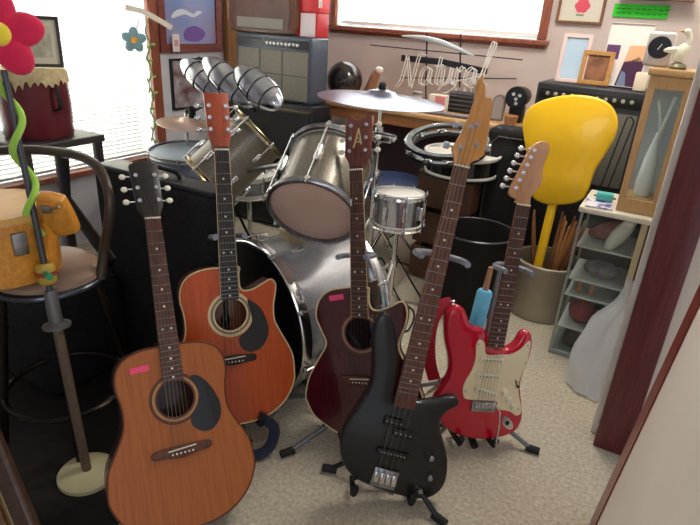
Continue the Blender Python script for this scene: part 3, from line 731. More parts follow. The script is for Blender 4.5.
def tripod(name, label, x, y, top, foot_r, rot0, mt=chrome, feet=True, cat='cymbal stand', spread_z=0.42):
    root = thing(name, label, cat, (x, y, 0))
    MB().cyl((x, y, 0.10), (x, y, top * 0.62), 0.0135).build('lower_tube', mt, root)
    MB().cyl((x, y, top * 0.60), (x, y, top), 0.0085).build('upper_tube', mt, root)
    q = MB(); q.cyl((x, y, top * 0.60), (x, y, top * 0.60 + 0.03), 0.019); q.cyl((x - 0.035, y, top * 0.60 + 0.015), (x + 0.03, y, top * 0.60 + 0.015), 0.008); q.rbox((x - 0.045, y, top * 0.60 + 0.015), (0.012, 0.02, 0.03), 0.004)
    q.build('wing_clamp', mt, root)
    MB().cyl((x, y, spread_z), (x, y, spread_z + 0.04), 0.02).build('collar', mt, root)
    for k in range(3):
        an = rot0 + 2 * PI * k / 3; d = V((math.cos(an), math.sin(an), 0)); p = V((x, y, 0)) + d * foot_r + V((0, 0, 0.014))
        lg = MB().tube([V((x, y, spread_z + 0.01)), p], 1, 8, flat=(0.011, 0.006, d.cross(V((0, 0, 1)))))
        lg.tube([V((x, y, 0.13)), V((x, y, spread_z)) * 0.5 + (p * 0.5)], 1, 8, flat=(0.008, 0.004, d.cross(V((0, 0, 1)))))
        lo = lg.build('leg', mt, root)
        MB().rbox(p, (0.05, 0.028, 0.027), 0.009, 3, rotz(an)).build('rubber_foot', blackrub, lo)
    return root
cp = W(382, 93, Y=2.28)
cs = tripod('cymbal_stand', 'chrome cymbal stand rising behind the burgundy guitar neck', cp.x, cp.y, cp.z + 0.035, 0.30, 0.2)
q = MB(); q.rbox((cp.x + 0.0, cp.y - 0.015, cp.z - 0.19), (0.16, 0.035, 0.042), 0.01, 3); q.cyl((cp.x, cp.y, cp.z - 0.22), (cp.x, cp.y, cp.z - 0.15), 0.02); q.ball((cp.x + 0.085, cp.y - 0.02, cp.z - 0.185), 0.018, 10, 8)
q.build('side_clamp', chrome, cs)
MB().lathe((cp.x, cp.y, cp.z - 0.022), (0, 0, 1), [(-0.03, 0.01), (-0.02, 0.017), (0, 0.017), (0.002, 0.008)], 16).build('felt', blackrub, cs)
MB().lathe((cp.x, cp.y, cp.z + 0.016), (0, 0, 1), [(0, 0.017), (0.022, 0.017), (0.03, 0.01)], 16).build('wing_nut', blackrub, cs)
def cymbal(name, label, c, r, tilt, material):
    tz = V(tilt).normalized(); a, b, ax = axes(tz)
    pr = [(-0.030, r), (-0.024, r * 0.8), (-0.014, r * 0.5), (-0.004, r * 0.26), (0.008, r * 0.2), (0.015, r * 0.1), (0.017, 0.007), (0.015, 0.007), (0.012, r * 0.1), (0.005, r * 0.19), (-0.006, r * 0.25), (-0.0165, r * 0.5), (-0.0265, r * 0.8), (-0.0325, r)]
    q = MB(); q.lathe(c, ax, pr + [pr[0]], 64, caps=False)
    o = q.build(name, material, ang=60)
    return tag(o, label, 'cymbal')
cymm = mat('cymbal metal', '#8d90a4', 0.3, 1.0, '#7c7f94', 5, (1, 1, 1))
cymbal('cymbal', 'large silvery cymbal on the stand in front of the back window', V(cp), 0.285, (0.035, 0.015, 1), cymm)
# pale cymbal at the left on its own stand
c2 = W(186, 119, Y=2.3)
tripod('cymbal_stand', 'chrome cymbal stand at the left of the drum kit below the wall photo', c2.x, c2.y + 0.0, c2.z + 0.03, 0.26, 1.2)
cymbal('cymbal', 'pale thin cymbal at the left below the dark framed photo', V(c2), 0.16, (0.12, 0.02, 1), mat('pale cymbal', '#d9c3b4', 0.3, 0.8))
# chrome snare and its stand
sn = W(400, 193, Y=2.16)
drum('snare_drum', 'chrome snare drum on a stand right of the burgundy guitar neck', sn - V((0, 0, 0.15)), (-0.02, 0.05, 1), 0.15, 0.106, mat('chrome shell', '#b9bcc2', 0.22, 1.0), chrome, whitehead, whitehead, 8, 0.02, base=0.4)
root = thing('snare_stand', 'chrome tripod stand holding the chrome snare drum', 'drum stand', (sn.x, sn.y, 0))
zt = sn.z - 0.185
MB().cyl((sn.x, sn.y, 0.12), (sn.x, sn.y, zt), 0.012).build('post', chrome, root)
MB().cyl((sn.x, sn.y, 0.25), (sn.x, sn.y, 0.29), 0.018).build('collar', chrome, root)
for k, p in enumerate([F(411, 268), F(345, 300), V((sn.x + 0.05, sn.y - 0.3, 0))]):
    p = V((p.x, p.y, 0.014)); d = (p - V((sn.x, sn.y, 0.014))).normalized()
    lg = MB().tube([(sn.x, sn.y, 0.28), p], 0.009).build('leg', chrome, root)
    MB().rbox(p, (0.05, 0.028, 0.026), 0.008, 3, rotz(math.atan2(d.y, d.x))).build('rubber_foot', blackrub, lg)
    MB().tube([(sn.x, sn.y, zt), V((sn.x, sn.y, zt + 0.012)) + d * 0.10, V((sn.x, sn.y, zt + 0.028)) + d * 0.128], 0.006).build('basket_arm', chrome, root)
# throne
th = W(392, 178, Y=2.66)
root = thing('drum_throne', 'round dark blue drum stool behind the chrome snare drum', 'stool', (th.x, th.y, 0))
MB().lathe((th.x, th.y, th.z), (0, 0, 1), [(-0.075, 0.16), (-0.07, 0.175), (-0.02, 0.185), (-0.005, 0.172), (0.0, 0.14)], 40).build('seat', mat('dark blue vinyl', '#34466e', 0.28, coat=0.2), root)
MB().cyl((th.x, th.y, 0.12), (th.x, th.y, th.z - 0.075), 0.016).build('post', chrome, root)
for k in range(3):
    an = 0.3 + 2 * PI * k / 3; e = V((th.x + 0.24 * math.cos(an), th.y + 0.24 * math.sin(an), 0.014))
    lg = MB().tube([(th.x, th.y, 0.28), e], 0.010).build('leg', chrome, root); MB().ball(e, 0.014, 10, 8).build('rubber_foot', blackrub, lg)

# chrome jingle cluster tilted above the left tom
pc = W(226, 82, Y=2.02)
u = (W(276, 106, Y=2.02) - W(178, 58, Y=2.02)); Lc = u.length; u.normalize()
vw = (V((0.25, -0.75, 0.62)) - u * V((0.25, -0.75, 0.62)).dot(u)).normalized(); ww = u.cross(vw)
Mj = cols(u, ww, vw, pc)
root = thing('chrome_rattle', 'tilted cluster of three shiny ribbed chrome shells above the left rack tom', 'percussion', pc)
sm_ = mat('smoky chrome', '#3c3d42', 0.3, 1.0)
jm = mat('rattle chrome', '#c4c7d0', 0.2, 1.0, '#9a9da6', 8)
q = MB(); q.M = Mj
for yv in (-0.06, 0.05): q.tube([(-0.24, yv, -0.03), (0.20, yv, -0.03)], 0.007, 10)
q.build('rod', sm_, root)
for cx_, cy_, px0, py0, px1, py1, wd in ((0, 0, 182, 60, 222, 96, 0.055), (0, 0, 204, 58, 254, 106, 0.064), (0, 0, 236, 68, 281, 108, 0.070)):
    pa, pb = W(px0, py0, Y=2.02), W(px1, py1, Y=1.98)
    c_ = (pa + pb) / 2; ua = (pb - pa) / 2; L_ = ua.length; ua.normalize(); wa = (vw - ua * vw.dot(ua)).normalized(); va = ua.cross(wa)
    q = MB(); q.ball(c_, 1, 30, 20, cols(ua * L_, va * wd, wa * wd * 0.75, V((0, 0, 0))).to_3x3())
    sh_ = q.build('rattle_shell', jm, root)
    for t_ in (-0.4, 0.05, 0.5):
        rr_ = math.sqrt(1 - t_ * t_) * 1.015
        MB().tube([c_ + ua * L_ * t_ + va * math.cos(z_) * wd * rr_ + wa * math.sin(z_) * wd * 0.75 * rr_ for z_ in [2 * PI * i / 32 for i in range(32)]], 0.004, 6, closed=True).build('band', sm_, sh_)
root = tripod('percussion_stand', 'dark stand with wing nut carrying the ribbed chrome shells', pc.x, pc.y + 0.01, pc.z - 0.045, 0.2, 0.4, darksteel, cat='stand')
q = MB(); p = W(192, 112, Y=2.02); q.cyl(p, pc - V((0, 0, 0.05)), 0.007); q.rbox(p, (0.03, 0.03, 0.06), 0.008); q.ball(p + V((-0.03, 0, 0.0)), 0.014, 10, 8)
q.build('wing_nut', blackpl, root)

# ================================================================ LEFT SIDE
# black case behind the natural guitar
cl = W(91, 176, Y=1.21); cr = W(212, 184, Y=1.21)
ch = W(150, 180, Y=1.21).z - 0.005
root = thing('equipment_case', 'tall black padded case standing behind the natural acoustic guitar', 'case', ((cl.x + cr.x) / 2, 1.27, 0))
cw = cr.x - cl.x
MB().rbox(((cl.x + cr.x) / 2, 1.27, ch / 2 + 0.01), (cw, 0.12, ch - 0.02), 0.035, 4).build('body', blackfab, root)
MB().rbox(((cl.x + cr.x) / 2, 1.27, ch + 0.0), (cw - 0.03, 0.10, 0.02), 0.009, 3).build('lid', mat('black vinyl lid', '#202229', 0.35), root)
MB().tube(spline([V(((cl.x + cr.x) / 2 + x, 1.27, ch + z)) for x, z in ((-0.09, 0.008), (-0.07, 0.03), (0.07, 0.03), (0.09, 0.008))], 4, False), 0.008).build('handle', blackpl, root)
for s in (-1, 1):
    for t_ in (-1, 1): MB().cyl(((cl.x + cr.x) / 2 + s * (cw / 2 - 0.05), 1.27 + t_ * 0.04, 0.012), ((cl.x + cr.x) / 2 + s * (cw / 2 - 0.05), 1.27 + t_ * 0.04, 0), 0.02).build('rubber_foot', blackrub, root)

# metal bar stool with round back hoop
st = W(48, 268, Z=0.58)
root = thing('bar_stool', 'dark metal stool with tan round seat and curved tube back', 'stool', (st.x, st.y, 0))
bronze = mat('dark bronze tube', '#2b2624', 0.3, 0.8, '#3a322d', 15)
MB().lathe((st.x, st.y, 0.58), (0, 0, 1), [(-0.03, 0.14), (-0.02, 0.15), (0.0, 0.146), (0.02, 0.12), (0.03, 0.0)], 48).build('seat', mat('tan seat vinyl', '#8f7664', 0.5, 0, '#a08672', 6), root)
MB().tube([V((st.x, st.y, 0.555)) + V((math.cos(a_), math.sin(a_), 0)) * 0.150 for a_ in [2 * PI * i / 40 for i in range(40)]], 0.013, 10, closed=True).build('seat_ring', mat('worn steel ring', '#5b5f68', 0.25, 0.9), root)
for k in range(4):
    an = PI / 4 + k * PI / 2 + 0.25
    MB().cyl((st.x + 0.12 * math.cos(an), st.y + 0.12 * math.sin(an), 0.555), (st.x + 0.205 * math.cos(an), st.y + 0.205 * math.sin(an), 0.0), 0.013).build('leg', bronze, root)
MB().tube([V((st.x, st.y, 0.17)) + V((math.cos(a_), math.sin(a_), 0)) * 0.178 for a_ in [2 * PI * i / 40 for i in range(40)]], 0.009, 8, closed=True).build('foot_ring', bronze, root)
# back hoop
hz = 0.86
h1 = W(108, 192, Y=st.y + 0.05); hA = W(0, 152, Z=hz)
pts = [V((st.x + 0.135, st.y + 0.07, 0.56)), W(104, 250, Y=st.y + 0.09), W(110, 205, Y=st.y + 0.10), W(101, 172, Y=st.y + 0.13), W(82, 157, Y=st.y + 0.15), W(50, 151, Y=st.y + 0.15), W(12, 150, Y=st.y + 0.12), W(-30, 158, Y=st.y + 0.08), W(-50, 200, Y=st.y + 0.03), V((st.x - 0.145, st.y - 0.02, 0.56))]
MB().tube(spline(pts, 6, False), 0.014, 10).build('back_hoop', mat('brown enamel tube', '#4f453c', 0.3, 0.5), root)
MB().tube([pts[0] + V((-0.06, 0.09, 0)), W(66, 200, Y=st.y + 0.17), W(62, 156, Y=st.y + 0.165)], 1, 10, flat=(0.028, 0.009, (1, 0, 0))).build('back_slat', mat('dark back slat', '#23252b', 0.3, 0.4), root)

# orange wooden percussion box lying on the stool
orw = wood('orange wood', '#c9822a', '#dc983a', 0.38, 0.3, stretch=(2, 12, 8))
oc = W(2, 240, Z=0.70)
root = thing('wooden_drum', 'orange wooden drum with metal latches resting on the tan stool seat', 'drum', (oc.x, oc.y, 0.61))
zo = 0.612
MB().lathe((oc.x, oc.y, zo), (0, 0, 1), [(0, 0.128), (0.004, 0.135), (0.18, 0.135), (0.185, 0.128), (0.18, 0.118), (0.09, 0.118)], 48).build('shell', orw, root)
MB().lathe((oc.x, oc.y, zo + 0.155), (0, 0, 1), [(0, 0.117), (0.006, 0.117)], 40).build('drumhead', mat('amber drumhead', '#9c6a35', 0.5), root)
MB().lathe((oc.x, oc.y, zo + 0.17), (0, 0, 1), [(0, 0.136), (0, 0.142), (0.018, 0.142), (0.02, 0.13)], 48).build('hoop', wood('pale orange hoop', '#d09a52', '#dcaa62', 0.4), root)
fl0 = W(59, 214, Y=oc.y + 0.06)
rt = cols(V((0.86, 0.5, 0.1)).normalized(), V((0.1, -0.35, 0.93)).normalized(), V((0.5, -0.8, -0.33)).normalized(), fl0)
mb = MB(); mb.M = rt
mb.prism(sp2([(-0.032, -0.055), (0.02, -0.058), (0.034, -0.045), (0.034, 0.035), (0.022, 0.055), (-0.032, 0.058)], 4), -0.016, 0.016, bev=0.006).build('side_flap', orw, root)
dh_ = V((oc.x, oc.y, fl0.z)); da_ = (fl0 - dh_).normalized()
MB().tube([dh_ + da_ * 0.13, fl0 - da_ * 0.02], 1, 10, flat=(0.03, 0.007, (0, 0, 1))).build('hinge_arm', orw, root)
mb = MB(); mb.M = rt; mb.rbox((-0.014, 0.03, 0.019), (0.026, 0.024, 0.006), 0.003, 2); mb.tube([(0.0, 0.03, 0.02), (0.03, 0.045, 0.03)], 0.003); mb.build('latch', steel, root)
for an in (-1.0, -0.2, -1.8):
    d = V((math.cos(an), math.sin(an), 0)); rr = cols(V((-d.y, d.x, 0)), V((0, 0, 1)), d, V((oc.x, oc.y, zo + 0.11)) + d * 0.137).to_3x3()
    MB().rbox(V((oc.x, oc.y, zo + 0.12)) + d * 0.139, (0.035, 0.06, 0.012), 0.004, 2, rr).build('latch', steel, root)

# decorated pole with round base (ball-footed stick)
fb_ = W(87, 470, Z=0.025); ft_ = W(4, 70, Y=fb_.y + 0.04)
root = thing('decorated_pole', 'thin wooden pole with lime green twist and round cream base', 'pole', (fb_.x, fb_.y, 0))
dv = (ft_ - fb_)
MB().lathe((fb_.x, fb_.y, 0), (0, 0, 1), [(0, 0.076), (0.004, 0.082), (0.018, 0.082), (0.024, 0.072), (0.03, 0.02)], 40).build('base', mat('cream enamel base', '#cfc59a', 0.4), root)
MB().cyl(fb_ - V((0, 0, 0.0)), fb_ + dv * 0.46, 0.0135, 0.0135).build('lower_pole', wood('grey brown pole', '#5e4e40', '#6e5c4c', 0.5), root)
MB().cyl(fb_ + dv * 0.44, fb_ + dv, 0.0085, 0.007).build('upper_pole', mat('dark grey rod', '#55565c', 0.35, 0.5), root)
mid = fb_ + dv * 0.425
MB().lathe(mid - dv * 0.012, dv, [(0, 0.02), (0.006, 0.036), (0.012, 0.036), (0.02, 0.018), (0.1, 0.0165), (0.11, 0.012)], 24).build('collar', mat('worn grey collar', '#6d6a6c', 0.4, 0.4), root)
cm = fb_ + dv * 0.56
q = MB(); q.lathe(cm - dv * 0.03, dv, [(0, 0.02), (0.01, 0.024), (0.045, 0.024), (0.055, 0.018)], 20); q.build('bead', mat('mustard band', '#b5973a', 0.45), root)
MB().lathe(cm - dv * 0.01, dv, [(0, 0.0255), (0.012, 0.0255)], 20).build('band', mat('red band', '#9c3a30', 0.45), root)
MB().cyl(cm + V((0.015, -0.01, 0)), cm + V((0.05, -0.02, 0.004)), 0.009).build('knob', mat('green knob', '#2f8a5c', 0.4), root)
pts = []
for i in range(60):
    t_ = i / 59; an = t_ * 2 * PI * 2.4 + 0.6
    a, b, ax = axes(dv); rr_ = 0.017
    pts.append(fb_ + dv * (0.64 + 0.34 * t_) + (a * math.cos(an) + b * math.sin(an)) * rr_)
MB().tube(pts, 0.0085, 8).build('lime_twist', mat('lime felt', '#9fd24a', 0.8, sheen=0.5), root)
# felt flower on top
fc = W(-2, 34, Y=ft_.y - 0.01)
nf = (CAM - fc).normalized(); a, b, ax = axes(nf)
root = thing('felt_flower', 'big pink-red felt flower with yellow centre on the pole top', 'flower', fc)
felt = mat('pink red felt', '#e21f52', 0.9, 0, '#d0184a', 30, sheen=0.5)
for k in range(5):
    an = -0.42 + 2 * PI * k / 5; d = a * math.cos(an) + b * math.sin(an); t_ = -a * math.sin(an) + b * math.cos(an)
    mb = MB(); mb.ball(fc + d * 0.047, 1, 18, 12, cols(d * 0.050, t_ * 0.038, ax * 0.014, V((0, 0, 0))).to_3x3()); mb.build('petal', felt, root)
MB().ball(fc + ax * 0.012, 1, 18, 12, cols(a * 0.026, b * 0.026, ax * 0.014, V((0, 0, 0))).to_3x3()).build('flower_centre', mat('yellow felt', '#f0d83c', 0.9, sheen=0.5), root)

# burgundy drum-like case by the window, on a dark low table
dz = 0.66
DY = 1.56
dc = W(40, 134, Y=DY); dz = dc.z - 0.0
dr = 32.5 * (dc - CAM).dot(FWD) / FPX
root = thing('side_table', 'dark low table under the burgundy hide drum by the window', 'table', (dc.x, DY, 0))
MB().rbox((dc.x + 0.0, DY, dz - 0.02), (0.38, 0.42, 0.035), 0.006, 3).build('tabletop', mat('dark table top', '#3a3638', 0.35), root)
for sx in (-1, 1):
    for sy in (-1, 1): MB().rbox((dc.x + sx * 0.165, DY + sy * 0.18, (dz - 0.037) / 2), (0.035, 0.035, dz - 0.037), 0.004, 2).build('leg', mat('dark table leg', '#2a2628', 0.4), root)
root = thing('hide_drum', 'burgundy drum with shaggy cream hide rim standing by the blinds', 'drum', (dc.x, DY, dz))
dh = W(40, 72, Y=DY).z - dz
MB().lathe((dc.x, DY, dz), (0, 0, 1), [(0, dr * 0.94), (0.01, dr * 0.97), (dh * 0.5, dr), (dh * 0.97, dr * 0.97), (dh, dr * 0.9)], 48).build('shell', mat('burgundy hide', '#5c1a22', 0.38, 0, '#6b232b', 7, coat=0.2), root)
mb = MB()
hide = mat('cream hide', '#cdbd96', 0.9, 0, '#b5a278', 40, bump=0.4)
vs = []; fs = []; n = 96
for k in range(n):
    an = 2 * PI * k / n; dl = 0.05 + 0.028 * (NZ.noise(V((math.cos(an) * 6, math.sin(an) * 6, 1))) + (0.5 if k % 3 == 0 else -0.3))
    for r_, z_ in ((0.0, dh + 0.012), (dr * 0.95, dh + 0.010), (dr * 1.0, dh - 0.008), (dr * 1.02, dh - dl)): vs.append((dc.x + r_ * math.cos(an), DY + r_ * math.sin(an), dz + z_))
for k in range(n):
    for j in range(3): fs.append((k * 4 + j, k * 4 + j + 1, ((k + 1) % n) * 4 + j + 1, ((k + 1) % n) * 4 + j))
mb.add(vs, fs).build('hide_rim', hide, root)
hx = W(76, 92, Y=DY)
MB().tube(spline([V((dc.x + dr * 0.97, DY, dz + dh * 0.78)), V((dc.x + dr + 0.03, DY, dz + dh * 0.76)), V((dc.x + dr + 0.035, DY, dz + dh * 0.5)), V((dc.x + dr * 0.98, DY, dz + dh * 0.45))], 5, False), 1, 8, flat=(0.004, 0.011, (1, 0, 0))).build('strap_handle', blackrub, root)
# framed picture on top of the drum leaning to the window
def framed(name, label, cat, c, u, v, w, h, fw, dp, framem, matm, picm, mat_in=0.0, extra=None):
    """picture frame: centre c, u = to the right, v = up, in the picture plane"""
    u = V(u).normalized(); v = (V(v) - u * V(v).dot(u)).normalized(); n_ = u.cross(v)
    root = thing(name, label, cat, V(c) - v * h / 2)
    Mx = cols(u, v, n_, V(c))
    q = MB(); q.M = Mx
    q.prism([(-w / 2, -h / 2), (w / 2, -h / 2), (w / 2, h / 2), (-w / 2, h / 2)], -dp / 2, dp / 2, [[(-w / 2 + fw, -h / 2 + fw), (w / 2 - fw, -h / 2 + fw), (w / 2 - fw, h / 2 - fw), (-w / 2 + fw, h / 2 - fw)]])
    q.build('frame', framem, root, bevel=0.002)
    q = MB(); q.M = Mx; q.box((0, 0, -dp * 0.2), (w - 2 * fw + 0.002, h - 2 * fw + 0.002, dp * 0.3)); q.build('mount' if mat_in else 'picture', matm, root, smooth=False)
    if mat_in:
        q = MB(); q.M = Mx; q.box((0, 0, -dp * 0.2 + dp * 0.15 + 0.0006), (w - 2 * fw - 2 * mat_in, h - 2 * fw - 2 * mat_in, 0.0012)); q.build('picture', picm, root, smooth=False)
    if extra: extra(root, Mx, -dp * 0.05 + 0.0002)
    return root
pc_ = W(33, 40, Y=DY + 0.02); pw = 50 * (pc_ - CAM).dot(FWD) / FPX
framed('framed_picture', 'dark framed print with cream mount standing on the hide drum', 'picture', (pc_.x, pc_.y, dz + dh + 0.016 + 0.108), (0.6, 0.8, 0), (-0.12, 0.10, 1), pw, 0.215, 0.014, 0.016, mat('black frame', '#2b2728', 0.35), mat('cream mount', '#d9d3bd', 0.8), mat('grey engraving', '#a9a595', 0.8, 0, '#d0ccb8', 26, detail=6), 0.026)
# blue felt flower and green garland along the window trim
gx = XL + 0.05
g0 = W(143, 45, X=gx); 
pts = []
for i in range(26):
    t_ = i / 25; p = W(146 + 9 * t_ + 2.2 * math.sin(i * 1.3), 12 + 135 * t_, X=gx + 0.004 * math.sin(i))
    pts.append(p)
root = thing('garland', 'thin green leafy garland hanging down the reddish window trim', 'garland', pts[-1])
MB().tube(pts, 0.004, 6).build('stem', mat('garland stem', '#5f7a4a', 0.7), root)
lm = mat('garland leaf', '#9fc870', 0.7)
mb = MB()
for i, p in enumerate(pts[6:]):
    an = i * 2.1; d = V((0.2, math.cos(an), math.sin(an))).normalized()
    mb.ball(p + d * 0.018, 1, 8, 6, cols(d * 0.018, d.cross(V((1, 0, 0))).normalized() * 0.008, V((0.0025, 0, 0)), V((0, 0, 0))).to_3x3())
o_ = mb.build('leaves', lm, root)
fc = W(134, 40, X=gx + 0.02)
root = thing('felt_flower', 'small blue-grey felt flower with orange centre on the window trim', 'flower', fc)
nf = (V((0.0, 0, 1.3)) - fc).normalized(); a, b, ax = axes(V((1, -0.5, 0.05)))
bf = mat('blue grey felt', '#7fa3b0', 0.9, sheen=0.4)
for k in range(5):
    an = 0.9 + 2 * PI * k / 5; d = a * math.cos(an) + b * math.sin(an); t_ = -a * math.sin(an) + b * math.cos(an)
    MB().ball(fc + d * 0.036, 1, 16, 10, cols(d * 0.034, t_ * 0.027, ax * 0.008, V((0, 0, 0))).to_3x3()).build('petal', bf, root)
MB().ball(fc + ax * 0.008, 1, 16, 10, cols(a * 0.018, b * 0.018, ax * 0.009, V((0, 0, 0))).to_3x3()).build('flower_centre', mat('orange felt', '#e8a63c', 0.9), root)
MB().tube([fc + V((0.0, 0, 0.02)), W(140, 18, X=gx)], 0.003, 6).build('stem', mat('twig', '#5a5046', 0.7), root)
p0, p1, p2 = W(125, 7, X=gx + 0.03), W(146, 13, X=gx + 0.04), W(172, 28, X=gx + 0.06)
solo('ribbon', MB().tube(spline([p0, p1, p2], 8, False), 1, 8, flat=(0.016, 0.002, (0, 0.3, 1))), mat('cream ribbon', '#e6e0d4', 0.7), 'cream ribbon strip across the top of the window trim', 'ribbon')

# pictures on the left wall
def on_left(px0, px1, py0, py1):
    y0 = W(px0, (py0 + py1) / 2, X=XL).y; y1 = W(px1, (py0 + py1) / 2, X=XL).y
    pxm = (px0 + px1) / 2
    return y0, y1, W(pxm, py1, X=XL).z, W(pxm, py0, X=XL).z
y0, y1, z0, z1 = on_left(156, 219, -12, 52)
def beer(root, Mx, z):
    q = MB(); q.M = Mx; q.prism(sp2([(-0.16, 0.01), (-0.05, 0.035), (0.02, 0.02), (0.10, 0.05), (0.06, 0.06), (0.02, 0.04), (-0.06, 0.065), (-0.13, 0.05)], 3), z, z + 0.001); q.build('white_shape', mat('pale poster shape', '#dfe3ee', 0.6), root)
    q = MB(); q.M = Mx; q.prism(sp2([(-0.06, -0.11), (0.06, -0.12), (0.12, -0.07), (0.04, -0.03), (-0.05, -0.05)], 3), z, z + 0.001); q.build('purple_shape', mat('purple poster shape', '#7a5aa6', 0.6), root)
framed('framed_poster', 'blue poster in a wide reddish wood frame on the left wall', 'picture', (XL + 0.014, (y0 + y1) / 2, (z0 + z1) / 2), (0, 1, 0), (0, 0, 1), y1 - y0, z1 - z0, 0.05, 0.024, wood('pinkish wood frame', '#7a4038', '#8f5048', 0.4, 0.2), mat('blue poster', '#7f9bd0', 0.3, 0, '#b5a6c8', 4, detail=4), None, 0, beer)
ya, yb_, za, zb = on_left(170, 206, 58, 108)
framed('framed_photo', 'dark framed colour photo on the left wall below the blue poster', 'picture', (XL + 0.012, (ya + yb_) / 2, (za + zb) / 2), (0, 1, 0), (0, 0, 1), yb_ - ya, zb - za, 0.012, 0.02, mat('thin dark frame', '#26242a', 0.35), mat('autumn photo', '#6a4c46', 0.3, 0, '#c4bcc4', 12, detail=5), None)
tg = W(176, 43, X=XL + 0.05)
root = thing('price_tag', 'small white paper tag with red print hanging before the blue poster', 'tag', tg - V((0, 0, 0.05)))
MB().box(tg, (0.003, 0.055, 0.10)).build('card', mat('white card', '#efe6e6', 0.7), root, smooth=False)
MB().tube([tg + V((0, 0, 0.048)), tg + V((-0.01, 0, 0.09)), V((XL + 0.02, tg.y, tg.z + 0.11))], 0.0012, 6).build('hanging_string', mat('white string', '#e4dfd8', 0.8), root)
MB().box(tg + V((0.002, 0, 0.0)), (0.001, 0.03, 0.035)).build('print', mat('faded red print', '#d89aa2', 0.7), root, smooth=False)
# wooden corner post
yp = W(229, 35, X=XL).y
struct('trim_1', MB().rbox((XL + 0.03, (W(222, 35, X=XL).y + W(236, 35, X=XL).y) / 2, 1.2), (0.05, W(236, 35, X=XL).y - W(222, 35, X=XL).y, 2.4), 0.01, 3), wood('light brown post', '#8d6136', '#a37546', 0.45, 0.2, stretch=(10, 10, 0.8)))

# ================================================================ BACK OF THE ROOM
# left amplifier on a black cabinet
ay = 2.78
al, ar = W(236, 60, Y=ay).x, W(311, 60, Y=ay).x
at_, ab_ = W(275, 35, Y=ay).z, W(311, 106, Y=ay).z
root = thing('guitar_amplifier', 'grey grille guitar amplifier on the black cabinet at the back left', 'amplifier', ((al + ar) / 2, ay + 0.13, ab_))
amx = (al + ar) / 2; aw = ar - al; ah = at_ - ab_
tolex = mat('blue grey vinyl', '#4a5260', 0.35, 0.1, coat=0.2)
MB().rbox((amx, ay + 0.095, (at_ + ab_) / 2), (aw, 0.18, ah), 0.012, 3).build('cabinet', tolex, root)
grille = mat('silver grille cloth', '#77736a', 0.7, 0, '#858178', 200)
g = MB().rbox((amx, ay + 0.002, ab_ + ah * 0.41), (aw - 0.045, 0.012, ah * 0.74), 0.004, 2).build('grille', grille, root)
q = MB()
for k in (-0.16, 0.14): q.box((amx + aw * k, ay - 0.005, ab_ + ah * 0.41), (0.006, 0.004, ah * 0.74))
q.box((amx, ay - 0.005, ab_ + ah * 0.42), (aw - 0.045, 0.004, 0.006)); q.build('grille_trim', mat('dark grille line', '#55524c', 0.6), g)
pn = MB().rbox((amx, ay + 0.002, at_ - ah * 0.12), (aw - 0.04, 0.010, ah * 0.13), 0.003, 2).build('control_panel', mat('dark panel', '#3a3d44', 0.35), root)
for i in range(9): MB().lathe((amx - aw * 0.05 + i * 0.027, ay - 0.002, at_ - ah * 0.12), (0, -1, 0), [(0, 0.010), (0.01, 0.009), (0.014, 0.007)], 14).build('control_knob', mat('pale knob', '#b9bac0', 0.3, 0.5), pn)
cz = ab_ - 0.002
root = thing('speaker_cabinet', 'black speaker cabinet below the grey grille amplifier', 'speaker', (amx + 0.02, ay + 0.14, 0))
MB().rbox((amx - 0.01, ay + 0.07, cz / 2 + 0.01), (aw + 0.10, 0.20, cz - 0.02), 0.014, 3).build('cabinet', mat('black vinyl', '#18181b', 0.45, 0, '#202024', 150), root)
MB().rbox((amx - 0.01, ay - 0.032, cz / 2), (aw + 0.05, 0.012, cz - 0.1), 0.004, 2).build('grille', blackfab, root)
q = MB(); q.box((amx - 0.01, ay - 0.034, cz - 0.035), (aw + 0.08, 0.006, 0.008)); q.build('trim_strip', mat('gold strip', '#7b6f4f', 0.35, 0.7), root)
for sx in (-1, 1):
    for sy in (-1, 1): MB().cyl((amx - 0.01 + sx * (aw / 2), ay + 0.07 + sy * 0.07, 0.012), (amx - 0.01 + sx * (aw / 2), ay + 0.07 + sy * 0.07, 0), 0.018).build('rubber_foot', blackrub, root)
# brown curved cradle on the amp
bz = at_ + 0.001
leather = mat('brown leather', '#5f4032', 0.4, 0, '#704c3c', 8, coat=0.15)
x0 = W(236, 20, Y=ay + 0.1).x; x1 = W(303, 20, Y=ay + 0.1).x
root = thing('leather_case', 'rounded brown leather case standing on the grey grille amplifier', 'case', ((x0 + x1) / 2, ay + 0.12, bz))
w_ = x1 - x0; hh = 0.26
def to_(x, y, z): return V((x0 + w_ / 2 + x, ay + 0.12 + z, bz + y))
outer = sp2([(-w_ / 2 + 0.06, 0.0), (w_ / 2 - 0.06, 0.0), (w_ / 2 - 0.012, 0.03), (w_ / 2, 0.10), (w_ / 2 - 0.01, hh - 0.05), (w_ / 2 - 0.06, hh), (-w_ / 2 + 0.06, hh), (-w_ / 2 + 0.01, hh - 0.05), (-w_ / 2, 0.10), (-w_ / 2 + 0.012, 0.03)], 5)
inner = [(x * 0.84, 0.022 + y * 0.85) for x, y in outer]
MB().prism(outer, -0.09, 0.09, bev=0.012, to=to_).build('body', leather, root)
MB().prism(inner, -0.094, -0.085, to=to_).build('front_panel', mat('worn brown panel', '#6d4a42', 0.5, 0, '#56403c', 6), root)
MB().prism([(-w_ * 0.35, 0.03), (w_ * 0.33, 0.03), (w_ * 0.33, 0.085), (-w_ * 0.35, 0.085)], -0.098, -0.090, to=to_).build('lower_band', mat('grey beige band', '#8d8680', 0.6), root)
